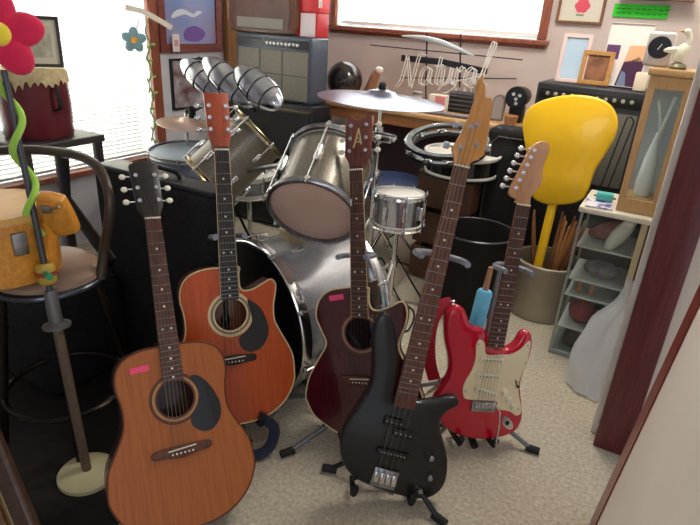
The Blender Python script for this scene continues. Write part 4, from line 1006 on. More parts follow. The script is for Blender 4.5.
# red and white boxes
ax0, ax1 = W(304, 25, Y=ay + 0.15).x, W(332, 25, Y=ay + 0.15).x
red = mat('red card', '#b8222c', 0.45); wht = mat('white card face', '#e6e0e0', 0.55)
def cardbox(label, c, s, body_, face, face_c, face_s):
    root = thing('cardboard_box', label, 'box', (c[0], c[1], c[2] - s[2] / 2))
    MB().rbox(c, s, 0.004, 2).build('carton', body_, root)
    MB().box(face_c, face_s).build('front_label', face, root, smooth=False)
    return root
wv = ax1 - ax0
cardbox('red box with a pale pinkish front on top of the grey grille amplifier', (ax0 + wv * 0.5 - 0.03, ay + 0.12, bz + 0.065), (wv * 0.88, 0.12, 0.13), red, mat('pale pink card', '#dccdd2', 0.55), (ax0 + wv * 0.62 - 0.03, ay + 0.0592, bz + 0.064), (wv * 0.52, 0.003, 0.122))
cardbox('bright red carton stacked on the red and white box', (ax0 + wv * 0.5 - 0.02, ay + 0.12, bz + 0.131 + 0.05), (wv * 0.86, 0.11, 0.10), mat('bright red card', '#d0303a', 0.45), wht, (ax0 + wv * 0.86, ay + 0.0642, bz + 0.18), (wv * 0.12, 0.002, 0.05))

# workbench
tz = W(420, 114, Y=2.96).z
tx0, tx1 = W(317, 100, Y=2.96).x, W(532, 133, Y=2.96).x
root = thing('workbench', 'light brown wooden workbench under the back window', 'table', ((tx0 + tx1) / 2, 3.2, 0))
oak = wood('tan bench wood', '#b58a5c', '#c79c6c', 0.45, 0.15, stretch=(1.2, 14, 10))
brn = wood('orange brown bench wood', '#8a5630', '#9d683c', 0.45, 0.15, stretch=(1.2, 14, 10))
MB().rbox(((tx0 + tx1) / 2, 3.22, tz - 0.014), (tx1 - tx0, 0.52, 0.028), 0.008, 3).build('benchtop', oak, root)
MB().box(((tx0 + tx1) / 2, 2.985, tz - 0.058), (tx1 - tx0 - 0.05, 0.022, 0.06)).build('front_rail', brn, root, bevel=0.003)
for sx in (tx0 + 0.04, tx1 - 0.04):
    for y in (3.0, 3.44): MB().rbox((sx, y, (tz - 0.028) / 2), (0.06, 0.06, tz - 0.028), 0.005, 2).build('leg', brn, root)
MB().box(((tx0 + tx1) / 2, 3.455, tz * 0.55), (tx1 - tx0 - 0.1, 0.015, tz * 0.7)).build('back_panel', mat('mauve grey panel', '#5a4c50', 0.7), root)
TZ = tz + 0.001
# bowling ball
pb_ = W(343, 80, Y=3.1); rb = 0.112
root = thing('bowling_ball', 'glossy black bowling ball at the left end of the workbench', 'ball', (pb_.x, 3.12, TZ))
MB().ball((pb_.x, 3.12, TZ + rb), rb, 40, 24).build('ball', mat('marbled black gloss', '#0e0e12', 0.12, 0, '#2e2728', 4, coat=0.6), root)
q = MB()
for dx, dz_ in ((0.03, 0.02), (-0.01, 0.035), (0.01, -0.02)):
    d = V((dx * 6 + 0.35, -0.75, dz_ * 6 + 0.3)).normalized(); q.cyl(V((pb_.x, 3.12, TZ + rb)) + d * (rb - 0.004), V((pb_.x, 3.12, TZ + rb)) + d * (rb + 0.0006), 0.011, None, 16)
q.build('finger_holes', blackrub, root)
# carved tan horn ornament
hp_ = W(366, 86, Y=3.2)
pts = spline([V((hp_.x - 0.06, 3.2, TZ + 0.024)), V((hp_.x, 3.2, TZ + 0.03)), V((hp_.x + 0.035, 3.2, TZ + 0.08)), V((hp_.x + 0.06, 3.2, TZ + 0.15)), V((hp_.x + 0.085, 3.2, TZ + 0.185))], 6, False)
rr = [0.024 + 0.012 * math.sin(PI * i / (len(pts) - 1)) - 0.008 * i / len(pts) for i in range(len(pts))]
root = thing('horn_ornament', 'curved tan horn ornament beside the bowling ball on the workbench', 'ornament', (hp_.x, 3.2, TZ))
MB().tube(pts, rr, 14).build('horn', mat('tan horn', '#8d5f45', 0.4, 0, '#a5795c', 14), root)
MB().ball(pts[-1], (0.026, 0.026, 0.022), 14, 10).build('white_tip', mat('ivory', '#ded6cc', 0.4), root)
# red can, jar, pink box, dark box, rods, plaque, speaker, wooden block
def onb(px, y): return W(px, 110, Y=y).x
x = onb(392, 3.1)
root = thing('tin_can', 'small red tin under the cymbal on the workbench', 'tin', (x, 3.1, TZ))
MB().lathe((x, 3.1, TZ), (0, 0, 1), [(0, 0.031), (0.002, 0.033), (0.062, 0.033), (0.064, 0.031)], 28).build('tin', mat('red tin', '#b3283a', 0.35), root); MB().lathe((x, 3.1, TZ + 0.064), (0, 0, 1), [(0, 0.031), (0.004, 0.031), (0.006, 0.028)], 28).build('lid', steel, root)
x = onb(416, 3.08)
root = thing('jar', 'small cream jar with red stripe on the workbench right of the red tin', 'jar', (x, 3.08, TZ))
MB().lathe((x, 3.08, TZ), (0, 0, 1), [(0, 0.03), (0.006, 0.036), (0.05, 0.037), (0.07, 0.026), (0.085, 0.026)], 28).build('jar_body', mat('cream ceramic', '#d9cdb9', 0.35), root)
MB().lathe((x, 3.08, TZ + 0.022), (0, 0, 1), [(0, 0.0375), (0.014, 0.0378)], 28).build('stripe', mat('brick stripe', '#b06858', 0.4), root)
MB().lathe((x, 3.08, TZ + 0.085), (0, 0, 1), [(0, 0.029), (0.016, 0.029), (0.02, 0.024)], 28).build('lid', mat('grey lid', '#8a8486', 0.4), root)
x = onb(437, 3.12)
cardbox('small pink and white carton on the workbench under the neon letters', (x, 3.13, TZ + 0.048), (0.105, 0.05, 0.094), mat('cream carton', '#dfd6c4', 0.6), mat('pink carton face', '#cf7c80', 0.6), (x + 0.018, 3.1042, TZ + 0.046), (0.06, 0.002, 0.086))
x = onb(462, 3.22)
root = thing('transformer_box', 'dark finned transformer box behind the neon letters on the workbench', 'box', (x, 3.25, TZ))
MB().rbox((x, 3.25, TZ + 0.055), (0.16, 0.13, 0.108), 0.006, 2).build('housing', mat('dark housing', '#3a383c', 0.45), root)
q = MB()
for i in range(4): q.box((x, 3.182, TZ + 0.02 + i * 0.024), (0.15, 0.01, 0.006))
q.build('fins', mat('grey fins', '#6a686c', 0.4, 0.5), root)
x = onb(455, 3.02)
for i, (dx, L, dy, c, lb) in enumerate(((-0.0, 0.34, 0.0, steel, 'silver tube lying along the front of the workbench'), (0.02, 0.24, 0.028, mat('dusty red rod', '#8b5a5a', 0.4), 'short dusty red rod lying behind the silver tube on the workbench'))):
    solo('metal_tube' if i == 0 else 'red_rod', MB().cyl((x + dx - L / 2, 3.0 + dy, TZ + 0.009), (x + dx + L / 2, 3.0 + dy, TZ + 0.009), 0.009, None, 14), c, lb, 'rod')
# grey arched plaque
x = W(498, 100, Y=3.08).x
root = thing('arched_plaque', 'brown-grey arched wooden plaque standing left of the round black speaker', 'plaque', (x, 3.1, TZ))
ar_ = [(-0.035, 0.0), (0.035, 0.0), (0.035, 0.10)] + [(0.035 * math.cos(a_), 0.10 + 0.035 * math.sin(a_)) for a_ in [PI * i / 10 for i in range(1, 10)]] + [(-0.035, 0.10)]
MB().prism(ar_, -0.012, 0.012, bev=0.003, to=lambda a_, b_, c_: V((x + a_, 3.1 - c_ + b_ * 0.15, TZ + b_))).build('board', mat('brown grey board', '#6b5f5b', 0.5, 0, '#7d716c', 10), root)
MB().prism([(p * 0.72, 0.012 + q_ * 0.86) for p, q_ in ar_], 0.0115, 0.0145, to=lambda a_, b_, c_: V((x + a_, 3.1 - c_ + b_ * 0.15, TZ + b_))).build('inset', mat('pale grey inset', '#8f8683', 0.5), root)
# round black speaker
x = W(516, 98, Y=3.08).x; zc = W(516, 98, Y=3.08).z; rs_ = 0.058
zc = max(zc, TZ + rs_ + 0.004)
root = thing('round_speaker', 'round black speaker with pale dials at the right end of the workbench', 'speaker', (x, 3.14, TZ))
MB().lathe((x, 3.08, zc), (0, 1, 0), [(0, rs_ - 0.012), (0.004, rs_), (0.03, rs_), (0.13, rs_ * 0.85), (0.14, rs_ * 0.7)], 36).build('housing', blackpl, root)
MB().lathe((x, 3.079, zc), (0, 1, 0), [(0, rs_ - 0.012), (0.003, rs_ - 0.014)], 32).build('face', mat('dark blue face', '#20242c', 0.3), root)
for dx, dz_ in ((-0.016, 0.018), (0.018, 0.014), (0.0, -0.006), (0.004, -0.028)): MB().lathe((x + dx, 3.079, zc + dz_), (0, -1, 0), [(0, 0.009), (0.004, 0.008)], 14).build('dial', mat('pale dial', '#b7bec4', 0.4), root)
MB().rbox((x, 3.15, (TZ + zc - rs_ * 0.8) / 2), (0.07, 0.08, zc - rs_ * 0.8 - TZ), 0.004, 2).build('foot', blackpl, root)
x = W(510, 122, Y=2.99).x
root = thing('wooden_cup', 'small brown wooden cup on the front right corner of the workbench', 'cup', (x, 3.0, TZ))
MB().lathe((x, 3.0, TZ), (0, 0, 1), [(0, 0.028), (0.05, 0.036), (0.053, 0.034), (0.02, 0.028)], 24).build('cup', wood('cup wood', '#9a6a44', '#b07e54', 0.4), root)

# ---- neon sign on the wall behind the bench
ny = 3.36
def np_(px, py): return W(px, py, Y=ny)
root = thing('neon_sign', 'unlit script neon sign of pale glass tubes on the bench under the window', 'neon sign', (W(450, 85, Y=ny).x, ny, TZ))
ntube = mat('pale neon glass', '#f0eeea', 0.12, 0, coat=0.5)
fr = mat('black sign rod', '#35323a', 0.4, 0.3)
q = MB()
dy = V((0, 0.03, 0))
q.tube([np_(368, 45) + dy, np_(521, 60) + dy], 0.0035, 8); q.tube([np_(398, 78) + dy, np_(515, 79) + dy], 0.0035, 8)
for px, pt_, pb2 in ((425, 33, 92), (459, 34, 96)): 
    lo = np_(px, pb2) + dy; lo.z = TZ + 0.002
    q.tube([np_(px, pt_) + dy, lo], 0.005, 8)
q.build('support_frame', fr, root)
q = MB(); q.tube([np_(400, 58) + dy * 0.7, np_(440, 62) + dy * 0.7, np_(486, 72) + dy * 0.7], 1, 8, flat=(0.02, 0.003, (0, 0, 1))); q.build('black_backing', fr, root)
q = MB(); q.tube(spline([np_(402, 36), np_(420, 37.5), np_(440, 42), np_(458, 49), np_(474, 56)], 6, False), [0.004 + 0.012 * math.sin(PI * min(1, max(0, i / 24))) for i in range(25)], 12); q.build('crescent_tube', mat('bluish white glass', '#cdd8de', 0.15, coat=0.5), root)
# letters N a t u r a l as double glass tubes; strokes in letter space: x along the word, y up
LT = {
 'N': [[(-0.2, -0.1), (0.1, 0.2), (0.3, 1.0), (0.35, 1.1), (0.75, 0.05), (0.85, 0.0), (1.1, 1.0), (1.3, 1.25), (1.6, 1.2)]],
 'a': [[(0.75, 0.6), (0.5, 0.72), (0.15, 0.5), (0.1, 0.12), (0.35, 0.0), (0.65, 0.2), (0.78, 0.65), (0.75, 0.15), (0.95, 0.05)]],
 't': [[(0.45, 1.15), (0.3, 0.4), (0.3, 0.08), (0.5, 0.02), (0.65, 0.15)], [(0.1, 0.75), (0.75, 0.8)]],
 'u': [[(0.1, 0.7), (0.08, 0.2), (0.25, 0.0), (0.55, 0.2), (0.68, 0.7), (0.66, 0.15), (0.85, 0.05)]],
 'r': [[(0.1, 0.0), (0.22, 0.7), (0.3, 0.55), (0.55, 0.75), (0.7, 0.62)]],
 'l': [[(0.1, 0.1), (0.55, 0.9), (0.95, 1.6), (0.9, 1.75), (0.7, 1.5), (0.32, 0.3), (0.4, 0.02), (0.7, 0.1)]],
}
ox, oz = 398, 84
xs = 0.0
for chn, adv in (('N', 1.35), ('a', 0.95), ('t', 0.62), ('u', 0.9), ('r', 0.72), ('a', 0.95), ('l', 0.8)):
    q = MB()
    for stk in LT[chn]:
        for off, dpt in ((0.0, 0.0), (0.19, -0.006)):
            pp = []
            for (sx, sy) in stk:
                X_ = (xs + sx + off + sy * 0.25) * 14.0; Y_ = sy * 25
                pp.append(np_(ox + X_, oz - 0 + X_ * 0.015 - Y_ + off * 6) + V((0, dpt, 0)))
            q.tube(spline(pp, 4, False), 0.0036, 6)
    q.build('letter_tube', ntube, root)
    xs += adv
# lower small row
q = MB(); q.tube(spline([np_(438, 90), np_(444, 84), np_(450, 82), np_(455, 86), np_(449, 91), np_(443, 95), np_(450, 99)], 5, False), 0.0045, 8); q.tube([np_(452, 82), np_(488, 75)], 0.004, 8); q.build('swirl_tube', ntube, root)
small = {'N': [[(0, 0), (0, 1), (0.7, 0), (0.7, 1)]], 'A': [[(0, 0), (0.4, 1), (0.8, 0)], [(0.15, 0.4), (0.65, 0.4)]], 'T': [[(0, 1), (0.8, 1)], [(0.4, 1), (0.4, 0)]], 'U': [[(0, 1), (0, 0.2), (0.35, 0), (0.7, 0.2), (0.7, 1)]]}
xs = 455
for chn in 'NATU':
    q = MB()
    for stk in small[chn]: q.tube([np_(xs + sx * 5.2 + sy * 1.0, 94 + (xs - 455) * 0.03 - sy * 6.5) for sx, sy in stk], 0.0035, 6)
    q.build('small_letter_tube', ntube, root); xs += 6.6

# ---- side table with white drum and black tambourine
sx_, sy_ = W(452, 170, Y=2.70).x, 2.76
zt = 0.60
root = thing('wooden_crate', 'dark brown wooden crate under the white-topped drum', 'crate', (sx_, sy_, 0))
ob = wood('dark brown crate', '#4f3424', '#63422c', 0.5, 0.1, stretch=(2, 12, 10))
for k in range(3):
    z_ = 0.10 + k * 0.2
    for dx, dy_, s in ((0, -0.120, (0.30, 0.018, 0.17)), (0, 0.120, (0.30, 0.018, 0.17)), (-0.141, 0, (0.018, 0.222, 0.17)), (0.141, 0, (0.018, 0.222, 0.17))): MB().box((sx_ + dx, sy_ + dy_, z_), s).build('slat', ob, root, bevel=0.002)
MB().box((sx_, sy_, zt - 0.009), (0.31, 0.27, 0.018)).build('lid', ob, root, bevel=0.003)
for dx in (-1, 1):
    for dy_ in (-1, 1): MB().box((sx_ + dx * 0.116, sy_ + dy_ * 0.096, (zt - 0.018) / 2), (0.03, 0.03, zt - 0.018)).build('corner_post', ob, root)
wx_ = W(463, 152, Y=2.72)
dzt = zt + 0.001
drum('hand_drum', 'white-topped black drum on the wooden crate below the bench', V((wx_.x, 2.72, dzt)), (0, 0, 1), max(0.07, wx_.z - dzt), 0.18, blackgloss, (blackgloss, whitepl), whitehead, whitehead, 0, 0.012, base=dzt)
hz_ = dzt + max(0.07, wx_.z - dzt) + 0.009
# crescent tambourine
tcx = W(455, 168, Y=2.36)
tc = V((tcx.x, 2.40, tcx.z + 0.0))
tc = W(456, 164, Y=2.42)
Rt = 0.188
nax = V((0.02, -0.28, 1)).normalized(); a, b, ax = axes(nax)
tc = V((wx_.x - 0.045, 2.59, hz_ + 0.034))
nax = V((0.0, -0.25, 1)).normalized(); a, b, ax = axes(nax); tc.z = hz_ + 0.032 + (tc.y - 2.54) * 0.25
def arc_shell(mb, c, a, b, ax, a0, a1, r0, r1, z0, z1, n=40):
    vs = []; fs = []
    for i in range(n + 1):
        an = a0 + (a1 - a0) * i / n; d = a * math.cos(an) + b * math.sin(an)
        for r_, z_ in ((r0, z0), (r1, z0), (r1, z1), (r0, z1)): vs.append(c + d * r_ + ax * z_)
    for i in range(n):
        for k in range(4): fs.append((i * 4 + k, i * 4 + (k + 1) % 4, (i + 1) * 4 + (k + 1) % 4, (i + 1) * 4 + k))
    fs.append((0, 1, 2, 3)); fs.append((n * 4 + 3, n * 4 + 2, n * 4 + 1, n * 4))
    return mb.add(vs, fs)
root = thing('tambourine', 'black tambourine with chrome jingles lying on the white-topped drum', 'tambourine', tc)
arc_shell(MB(), tc, a, b, ax, 0, 2 * PI, Rt - 0.020, Rt + 0.012, -0.028, -0.012).build('lower_frame', blackpl, root)
arc_shell(MB(), tc, a, b, ax, 0, 2 * PI, Rt - 0.020, Rt + 0.014, 0.012, 0.026).build('upper_frame', blackpl, root)
q = MB(); q.tube([tc + ax * 0.0265 + (a * math.cos(t_) + b * math.sin(t_)) * (Rt + 0.008) for t_ in [2 * PI * i / 48 for i in range(48)]], 0.0014, 6, closed=True); q.build('rim_line', chrome, root)
for k in range(10):
    an = 2 * PI * k / 10 + 0.2; d = a * math.cos(an) + b * math.sin(an)
    q = MB()
    for r_off in (0,):
        c = tc + d * Rt
        q.lathe(c - ax * 0.012, ax, [(0, 0.023), (0.002, 0.024), (0.009, 0.009), (0.012, 0.009), (0.019, 0.024), (0.021, 0.023)], 20)
    q.cyl(c - ax * 0.015, c + ax * 0.015, 0.002, None, 6)
    q.build('jingle', chrome, root)
# black upright case behind the bin
u0, u1 = W(480, 180, Y=2.74).x, W(524, 180, Y=2.74).x
solo_c = thing('gig_bag', 'tall black gig bag standing behind the black bin', 'bag', ((u0 + u1) / 2, 2.82, 0))
uh = W(500, 128, Y=2.74).z
MB().rbox(((u0 + u1) / 2, 2.82, uh / 2), (u1 - u0, 0.16, uh), 0.03, 4).build('body', blackfab, solo_c)
MB().tube([V((u0 + 0.03, 2.738, 0.06)), V((u0 + 0.03, 2.736, uh - 0.07)), V((u0 + 0.06, 2.737, uh - 0.04)), V((u1 - 0.04, 2.737, uh - 0.04))], 0.003, 6).build('zip', mat('grey zip', '#6d675e', 0.5, 0.4), solo_c)
# black bin
br_ = W(474, 240, Y=2.34); bz1_ = br_.z
bxc = (W(443, 240, Y=2.48).x + W(514, 250, Y=2.48).x) / 2; brad = (W(514, 250, Y=2.48).x - W(443, 240, Y=2.48).x) / 2
root = thing('waste_bin', 'round black plastic bin behind the red guitar neck', 'bin', (bxc, 2.45, 0))
bz1_ = W(474, 243, Y=2.45 - brad).z
MB().lathe((bxc, 2.45, 0), (0, 0, 1), [(0, brad * 0.74), (0.006, brad * 0.76), (bz1_, brad), (bz1_, brad - 0.006), (0.012, brad * 0.74), (0.01, 0.0)], 40, caps=False).build('bin_body', mat('black bin plastic', '#060607', 0.75), root)
MB().tube([V((bxc + brad * math.cos(t_), 2.45 + brad * math.sin(t_), bz1_)) for t_ in [2 * PI * i / 48 for i in range(48)]], 0.006, 8, closed=True).build('rim', mat('bin rim', '#3c3f47', 0.25), root)
# cables on the carpet
pts = [W(420, 300, Z=0.008), W(436, 280, Z=0.01), W(442, 258, Z=0.14), W(448, 250, Z=0.2), W(456, 270, Z=0.05), W(461, 290, Z=0.008), W(448, 302, Z=0.008), W(436, 292, Z=0.008)]
solo('audio_cable', MB().tube(spline(pts, 8, False), 0.005, 8), blackrub, 'black cable looped on the carpet between bass neck and black bin', 'cable')
pts = [W(376, 268, Z=0.16), W(379, 258, Z=0.24), W(384, 262, Z=0.22), W(390, 280, Z=0.06), W(400, 300, Z=0.008), W(414, 312, Z=0.008), W(408, 330, Z=0.008), W(392, 330, Z=0.008)]
solo('audio_cable', MB().tube(spline(pts, 8, False), 0.004, 8), blackrub, 'thin black cable looping beside the burgundy guitar neck', 'cable')
# light blue roller behind the red guitar
p0 = W(468, 335, Y=1.66); p1 = W(487, 290, Y=1.74); p2 = W(492, 268, Y=1.78)
p0 = W(470, 350, Y=1.76); p1 = W(485, 291, Y=1.80); dirn = (p1 - p0).normalized()
pf = p0 - dirn * (p0.z / dirn.z)
root = thing('foam_roller', 'light blue foam-covered stick standing behind the red guitar', 'stick', (pf.x, pf.y, 0))
MB().lathe(pf + dirn * 0.004, dirn, [(0, 0.024), (0.006, 0.028), ((p1 - pf).length - 0.01, 0.028), ((p1 - pf).length, 0.022)], 24).build('foam_sleeve', mat('light blue foam', '#5fb4dc', 0.6, 0, '#72bfe2', 30), root)
MB().cyl(p1 - dirn * 0.01, p1 + dirn * 0.09, 0.012, 0.009).build('wooden_end', wood('stick wood', '#a87a5a', '#b98a68', 0.5), root)

# ================================================================ RIGHT SIDE
# crock with drumsticks
ccx, ccy = W(541, 300, Y=2.63).x, 2.66
crad = (W(577, 290, Y=2.66).x - W(511, 280, Y=2.66).x) / 2
ccx = (W(577, 290, Y=2.66).x + W(511, 280, Y=2.66).x) / 2
chh = W(541, 268, Y=ccy - crad).z
root = thing('stoneware_crock', 'big beige stoneware crock full of wooden drumsticks', 'crock', (ccx, ccy, 0))
MB().lathe((ccx, ccy, 0), (0, 0, 1), [(0, crad * 0.93), (0.012, crad * 0.97), (0.05, crad * 0.98), (chh - 0.035, crad * 0.98), (chh - 0.025, crad * 1.03), (chh - 0.004, crad * 1.03), (chh, crad * 0.99), (chh - 0.004, crad * 0.92), (0.02, crad * 0.9), (0.02, 0.0)], 48, caps=False).build('crock_body', mat('beige stoneware', '#a59a86', 0.4, 0, '#aea390', 6, coat=0.2), root)
# plain yellow board on a stick, standing in the crock
yl = mat('yellow paint', '#efc11c', 0.32, 0, '#e9b818', 3, coat=0.3)
yc = W(566, 150, Y=2.70)
sc_ = (W(617, 130, Y=2.70) - W(523, 118, Y=2.70)).length
YO = [(543, 100), (566, 95), (590, 96), (608, 103), (617, 118), (615, 136), (605, 154), (594, 172), (588, 190), (580, 201), (562, 205), (541, 203), (530, 194), (526, 178), (527, 162), (524, 142), (522, 124), (528, 109)]
yu = V((1, 0.0, 0.0)); nrm = V((0, -1, 0.12)).normalized()
root = thing('painted_paddle', 'big yellow painted wooden paddle standing upright in the beige crock', 'paddle', (ccx, ccy, 0.03))
def yplane(px, py):
    d = ray(px, py); o = V((yc.x, 2.64, yc.z)); return CAM + d * ((o - CAM).dot(nrm) / d.dot(nrm))
yo = yplane(566, 150); yv = nrm.cross(yu).normalized(); yv = yv if yv.z > 0 else -yv
my = cols(yu, yv, nrm, yo)
loc = []
for p in YO:
    q_ = yplane(*p) - yo; loc.append((q_.dot(yu), q_.dot(yv)))
mb = MB(); mb.M = my
mb.prism(sp2(loc, 5), -0.045, 0.0, bev=0.010).build('board', yl, root)
s0 = yplane(553, 200) - nrm * 0.022; s1 = yplane(538, 262) - nrm * 0.022
dd = (s1 - s0); s1 = s0 + dd * ((s0.z - 0.03) / (s0.z - s1.z))
s1 = V((max(ccx - crad * 0.7, min(ccx + crad * 0.7, s1.x)), max(ccy - crad * 0.7, s1.y), 0.03))
q = MB(); q.tube([s1, s0 + (s0 - s1) * 0.06], 1, 12, flat=(0.021, 0.014, (1, 0, 0))); q.build('handle', yl, root)
# drumsticks
stm = [wood('hickory', '#b8804c', '#c8935c', 0.5, stretch=(20, 20, 1.5)), wood('dark stick wood', '#8a5a38', '#9a6a46', 0.5, stretch=(20, 20, 1.5)), wood('pale stick wood', '#b98d62', '#c99e74', 0.5, stretch=(20, 20, 1.5))]
pro = {}
sticks = [(-0.10, 0.06), (-0.085, -0.02), (-0.05, 0.09), (0.0, 0.10), (0.02, 0.03), (0.035, -0.03), (0.05, 0.07), (0.065, 0.0), (0.08, -0.05), (0.09, 0.05), (0.10, -0.01), (0.105, 0.025), (0.055, -0.07), (0.025, -0.085)]
words = ['palest', 'dark brown', 'tan']
random.seed(3)
for i, (dx, dy_) in enumerate(sticks):
    L = 0.39 + random.random() * 0.04; k = [0, 1, 2, 1, 0, 0, 1, 0, 1, 2, 1, 0, 0, 1][i]
    s = crad / 0.165
    bot = V((ccx + dx * 0.35 * s, ccy + dy_ * 0.35 * s, 0.024)); top = V((ccx + dx * 1.15 * s, ccy + dy_ * 1.1 * s, 1)); d = (top - bot); d.z = 0; d = (d + V((0, 0, 0.38))).normalized()
    if k not in pro:
        o = MB().lathe((0, 0, 0), (0, 0, 1), [(0, 0.005), (0.006, 0.0085), (0.3, 0.0085), (0.37, 0.0065), (0.385, 0.0042), (0.392, 0.0052), (0.404, 0.005), (0.41, 0.002)], 14).build('drumstick', stm[k], None)
        pro[k] = o
    else:
        o = pro[k].copy(); COL.objects.link(o)
    o.location = bot; o.scale = (1.1, 1.1, 1.16); o.rotation_mode = 'QUATERNION'; o.rotation_quaternion = V((0, 0, 1)).rotation_difference(d)
    tag(o, 'wooden drumstick in the bundle standing in the beige crock', 'drumstick', 'drumsticks in the crock')

# amplifier at the back right on a black road case
ry = 3.02
xl_, xr_ = W(536, 90, Y=ry).x, W(647, 100, Y=ry).x
zt_ = W(590, 87, Y=ry).z; zb_ = 0.56
root = thing('road_case', 'black box supporting the big amplifier at the back right', 'case', ((xl_ + xr_) / 2, ry + 0.16, 0))
MB().rbox(((xl_ + xr_) / 2, ry + 0.17, zb_ / 2), (xr_ - xl_, 0.30, zb_ - 0.002), 0.01, 3).build('body', mat('black case panel', '#17171a', 0.5), root)
q = MB()
for z_ in (0.02, zb_ - 0.02): q.box(((xl_ + xr_) / 2, ry + 0.018, z_), (xr_ - xl_, 0.006, 0.03))
q.build('edge_trim', steel, root)
root = thing('guitar_amplifier', 'big dark amplifier with a row of knobs behind the yellow paddle', 'amplifier', ((xl_ + xr_) / 2, ry + 0.15, zb_))
MB().rbox(((xl_ + xr_) / 2, ry + 0.15, (zt_ + zb_) / 2 + 0.0005), (xr_ - xl_, 0.28, zt_ - zb_ - 0.001), 0.012, 3).build('cabinet', mat('dark amp vinyl', '#2a2b30', 0.4, 0, '#313238', 120), root)
MB().rbox(((xl_ + xr_) / 2, ry + 0.008, zb_ + (zt_ - zb_) * 0.42), (xr_ - xl_ - 0.04, 0.012, (zt_ - zb_) * 0.72), 0.004, 2).build('grille', mat('grey amp grille', '#5f5d58', 0.8, 0, '#6a6862', 160), root)
pn = MB().rbox(((xl_ + xr_) / 2, ry + 0.008, zt_ - 0.052), (xr_ - xl_ - 0.03, 0.012, 0.05), 0.004, 2).build('control_panel', mat('black knob panel', '#1c1c1e', 0.35), root)
for i in range(11):
    xk = xl_ + 0.06 + i * (xr_ - xl_ - 0.12) / 10.0
    MB().lathe((xk, ry + 0.002, zt_ - 0.050), (0, -1, 0), [(0, 0.010), (0.010, 0.009), (0.013, 0.006)], 14).build('control_knob', mat('pale amp knob', '#b9b2a0', 0.3, 0.5), pn)
MB().rbox(((xl_ + xr_) / 2, ry + 0.15, zt_ + 0.0), (0.2, 0.03, 0.012), 0.004, 2).build('handle', blackpl, root)
AZ = zt_ + 0.0015
# frames standing on the amp
fm1 = W(574, 54, Y=ry + 0.10)
def stand_frame(name, label, pxl, pxr, pyt, pyb, y, fw, fm_, pm, zbase, extra=None, cat='picture', mat_in=0, picm=None, tilt=0.16):
    xa, xb = W(pxl, (pyt + pyb) / 2, Y=y).x, W(pxr, (pyt + pyb) / 2, Y=y).x
    h = W((pxl + pxr) / 2, pyt, Y=y + 0.02).z - zbase
    v = V((0, tilt, 1)).normalized(); h /= v.z
    return framed(name, label, cat, V(((xa + xb) / 2, y, zbase + 0.005)) + v * h / 2, (1, 0, 0), v, xb - xa, h, fw, 0.016, fm_, pm, picm, mat_in, extra)
stand_frame('framed_picture', 'pinkish white frame with pale blue picture, leftmost on the big amplifier', 559, 588, 35, 80, ry + 0.06, 0.017, mat('pinkish white frame', '#dcc3c0', 0.45), mat('pale blue print', '#bcd0e0', 0.3, 0, '#a9c4dc', 5), AZ)
stand_frame('framed_photo', 'tan wooden photo frame between the pinkish frame and the glossy poster', 580, 612, 52, 84, ry + 0.055, 0.020, wood('tan frame wood', '#a8793f', '#bb8c52', 0.45, 0.1), mat('brown portrait', '#6d4a38', 0.4, 0, '#a5714e', 14), AZ)
def collage(root, Mx, z):
    for nm, pts, c in (('dark_figures', [(-0.02, -0.155), (0.08, -0.155), (0.09, -0.03), (0.06, 0.0), (0.035, -0.02), (0.0, -0.03)], '#4a2a48'), ('orange_glow', [(0.0, -0.03), (0.09, -0.02), (0.09, 0.05), (0.01, 0.045)], '#e0b088'), ('purple_inset', [(-0.09, -0.02), (-0.03, -0.02), (-0.03, 0.045), (-0.09, 0.045)], '#64406e'), ('blue_patch', [(-0.01, -0.14), (0.03, -0.14), (0.02, -0.08), (0.0, -0.07)], '#7a86a6')):
        q = MB(); q.M = Mx; q.prism(pts, z, z + (0.0016 if nm == 'blue_patch' else 0.0009)); q.build(nm, mat('print ' + nm, c, 0.3), root, smooth=False)
stand_frame('glossy_poster', 'glossy white photo poster with orange and purple picture on the big amplifier', 603, 648, 24, 86, ry + 0.10, 0.004, mat('poster edge', '#cfc6c2', 0.4), mat('glossy white poster', '#ebe3de', 0.15, coat=0.4), AZ, collage)
wbx = W(644, 79, Y=ry + 0.05)
solo('white_box', MB().rbox((wbx.x - 0.01, ry + 0.05, AZ + 0.042), (0.055, 0.06, 0.082), 0.005, 2), mat('cream white box', '#e9dcc8', 0.5), 'small cream white box at the right end of the big amplifier', 'box')
# wall picture with a red flower, green sign
wa = [W(556, 22, Y=YB), W(602, 24, Y=YB)]; wz = W(578, 24, Y=YB).z; 
def redf(root, Mx, z):
    q = MB(); q.M = Mx
    for k in range(6):
        an = 2 * PI * k / 6; q.prism(circ(0.005 + 0.022 * math.cos(an), -0.06 + 0.018 * math.sin(an), 0.018, 14), z + 0.0002 * k, z + 0.0015 + 0.0002 * k)
    q.build('red_flower', mat('red flower print', '#e0566a', 0.7), root, smooth=False)
    q = MB(); q.M = Mx; q.box((0.0, -0.105, z + 0.001), (0.04, 0.008, 0.002)); q.build('stem_print', mat('stem print', '#8a8f70', 0.7), root, smooth=False)
framed('framed_picture', 'brown framed drawing of a red flower on the back wall', 'picture', ((wa[0].x + wa[1].x) / 2, YB - 0.012, wz + 0.15), (1, 0, 0), (0, 0, 1), wa[1].x - wa[0].x, 0.30, 0.014, 0.02, wood('brown picture frame', '#7a4f38', '#8d6046', 0.45), mat('cream drawing paper', '#dcd6c8', 0.8), None, 0, redf)
g0, g1 = W(613, 11, Y=YB - 0.02), W(668, 14, Y=YB - 0.02)
gz1, gz0 = W(640, 4.5, Y=YB - 0.02).z, W(640, 18, Y=YB - 0.02).z
root = thing('paper_sign', 'bright green paper sign on the wall above the big amplifier', 'sign', ((g0.x + g1.x) / 2, YB - 0.01, gz0))
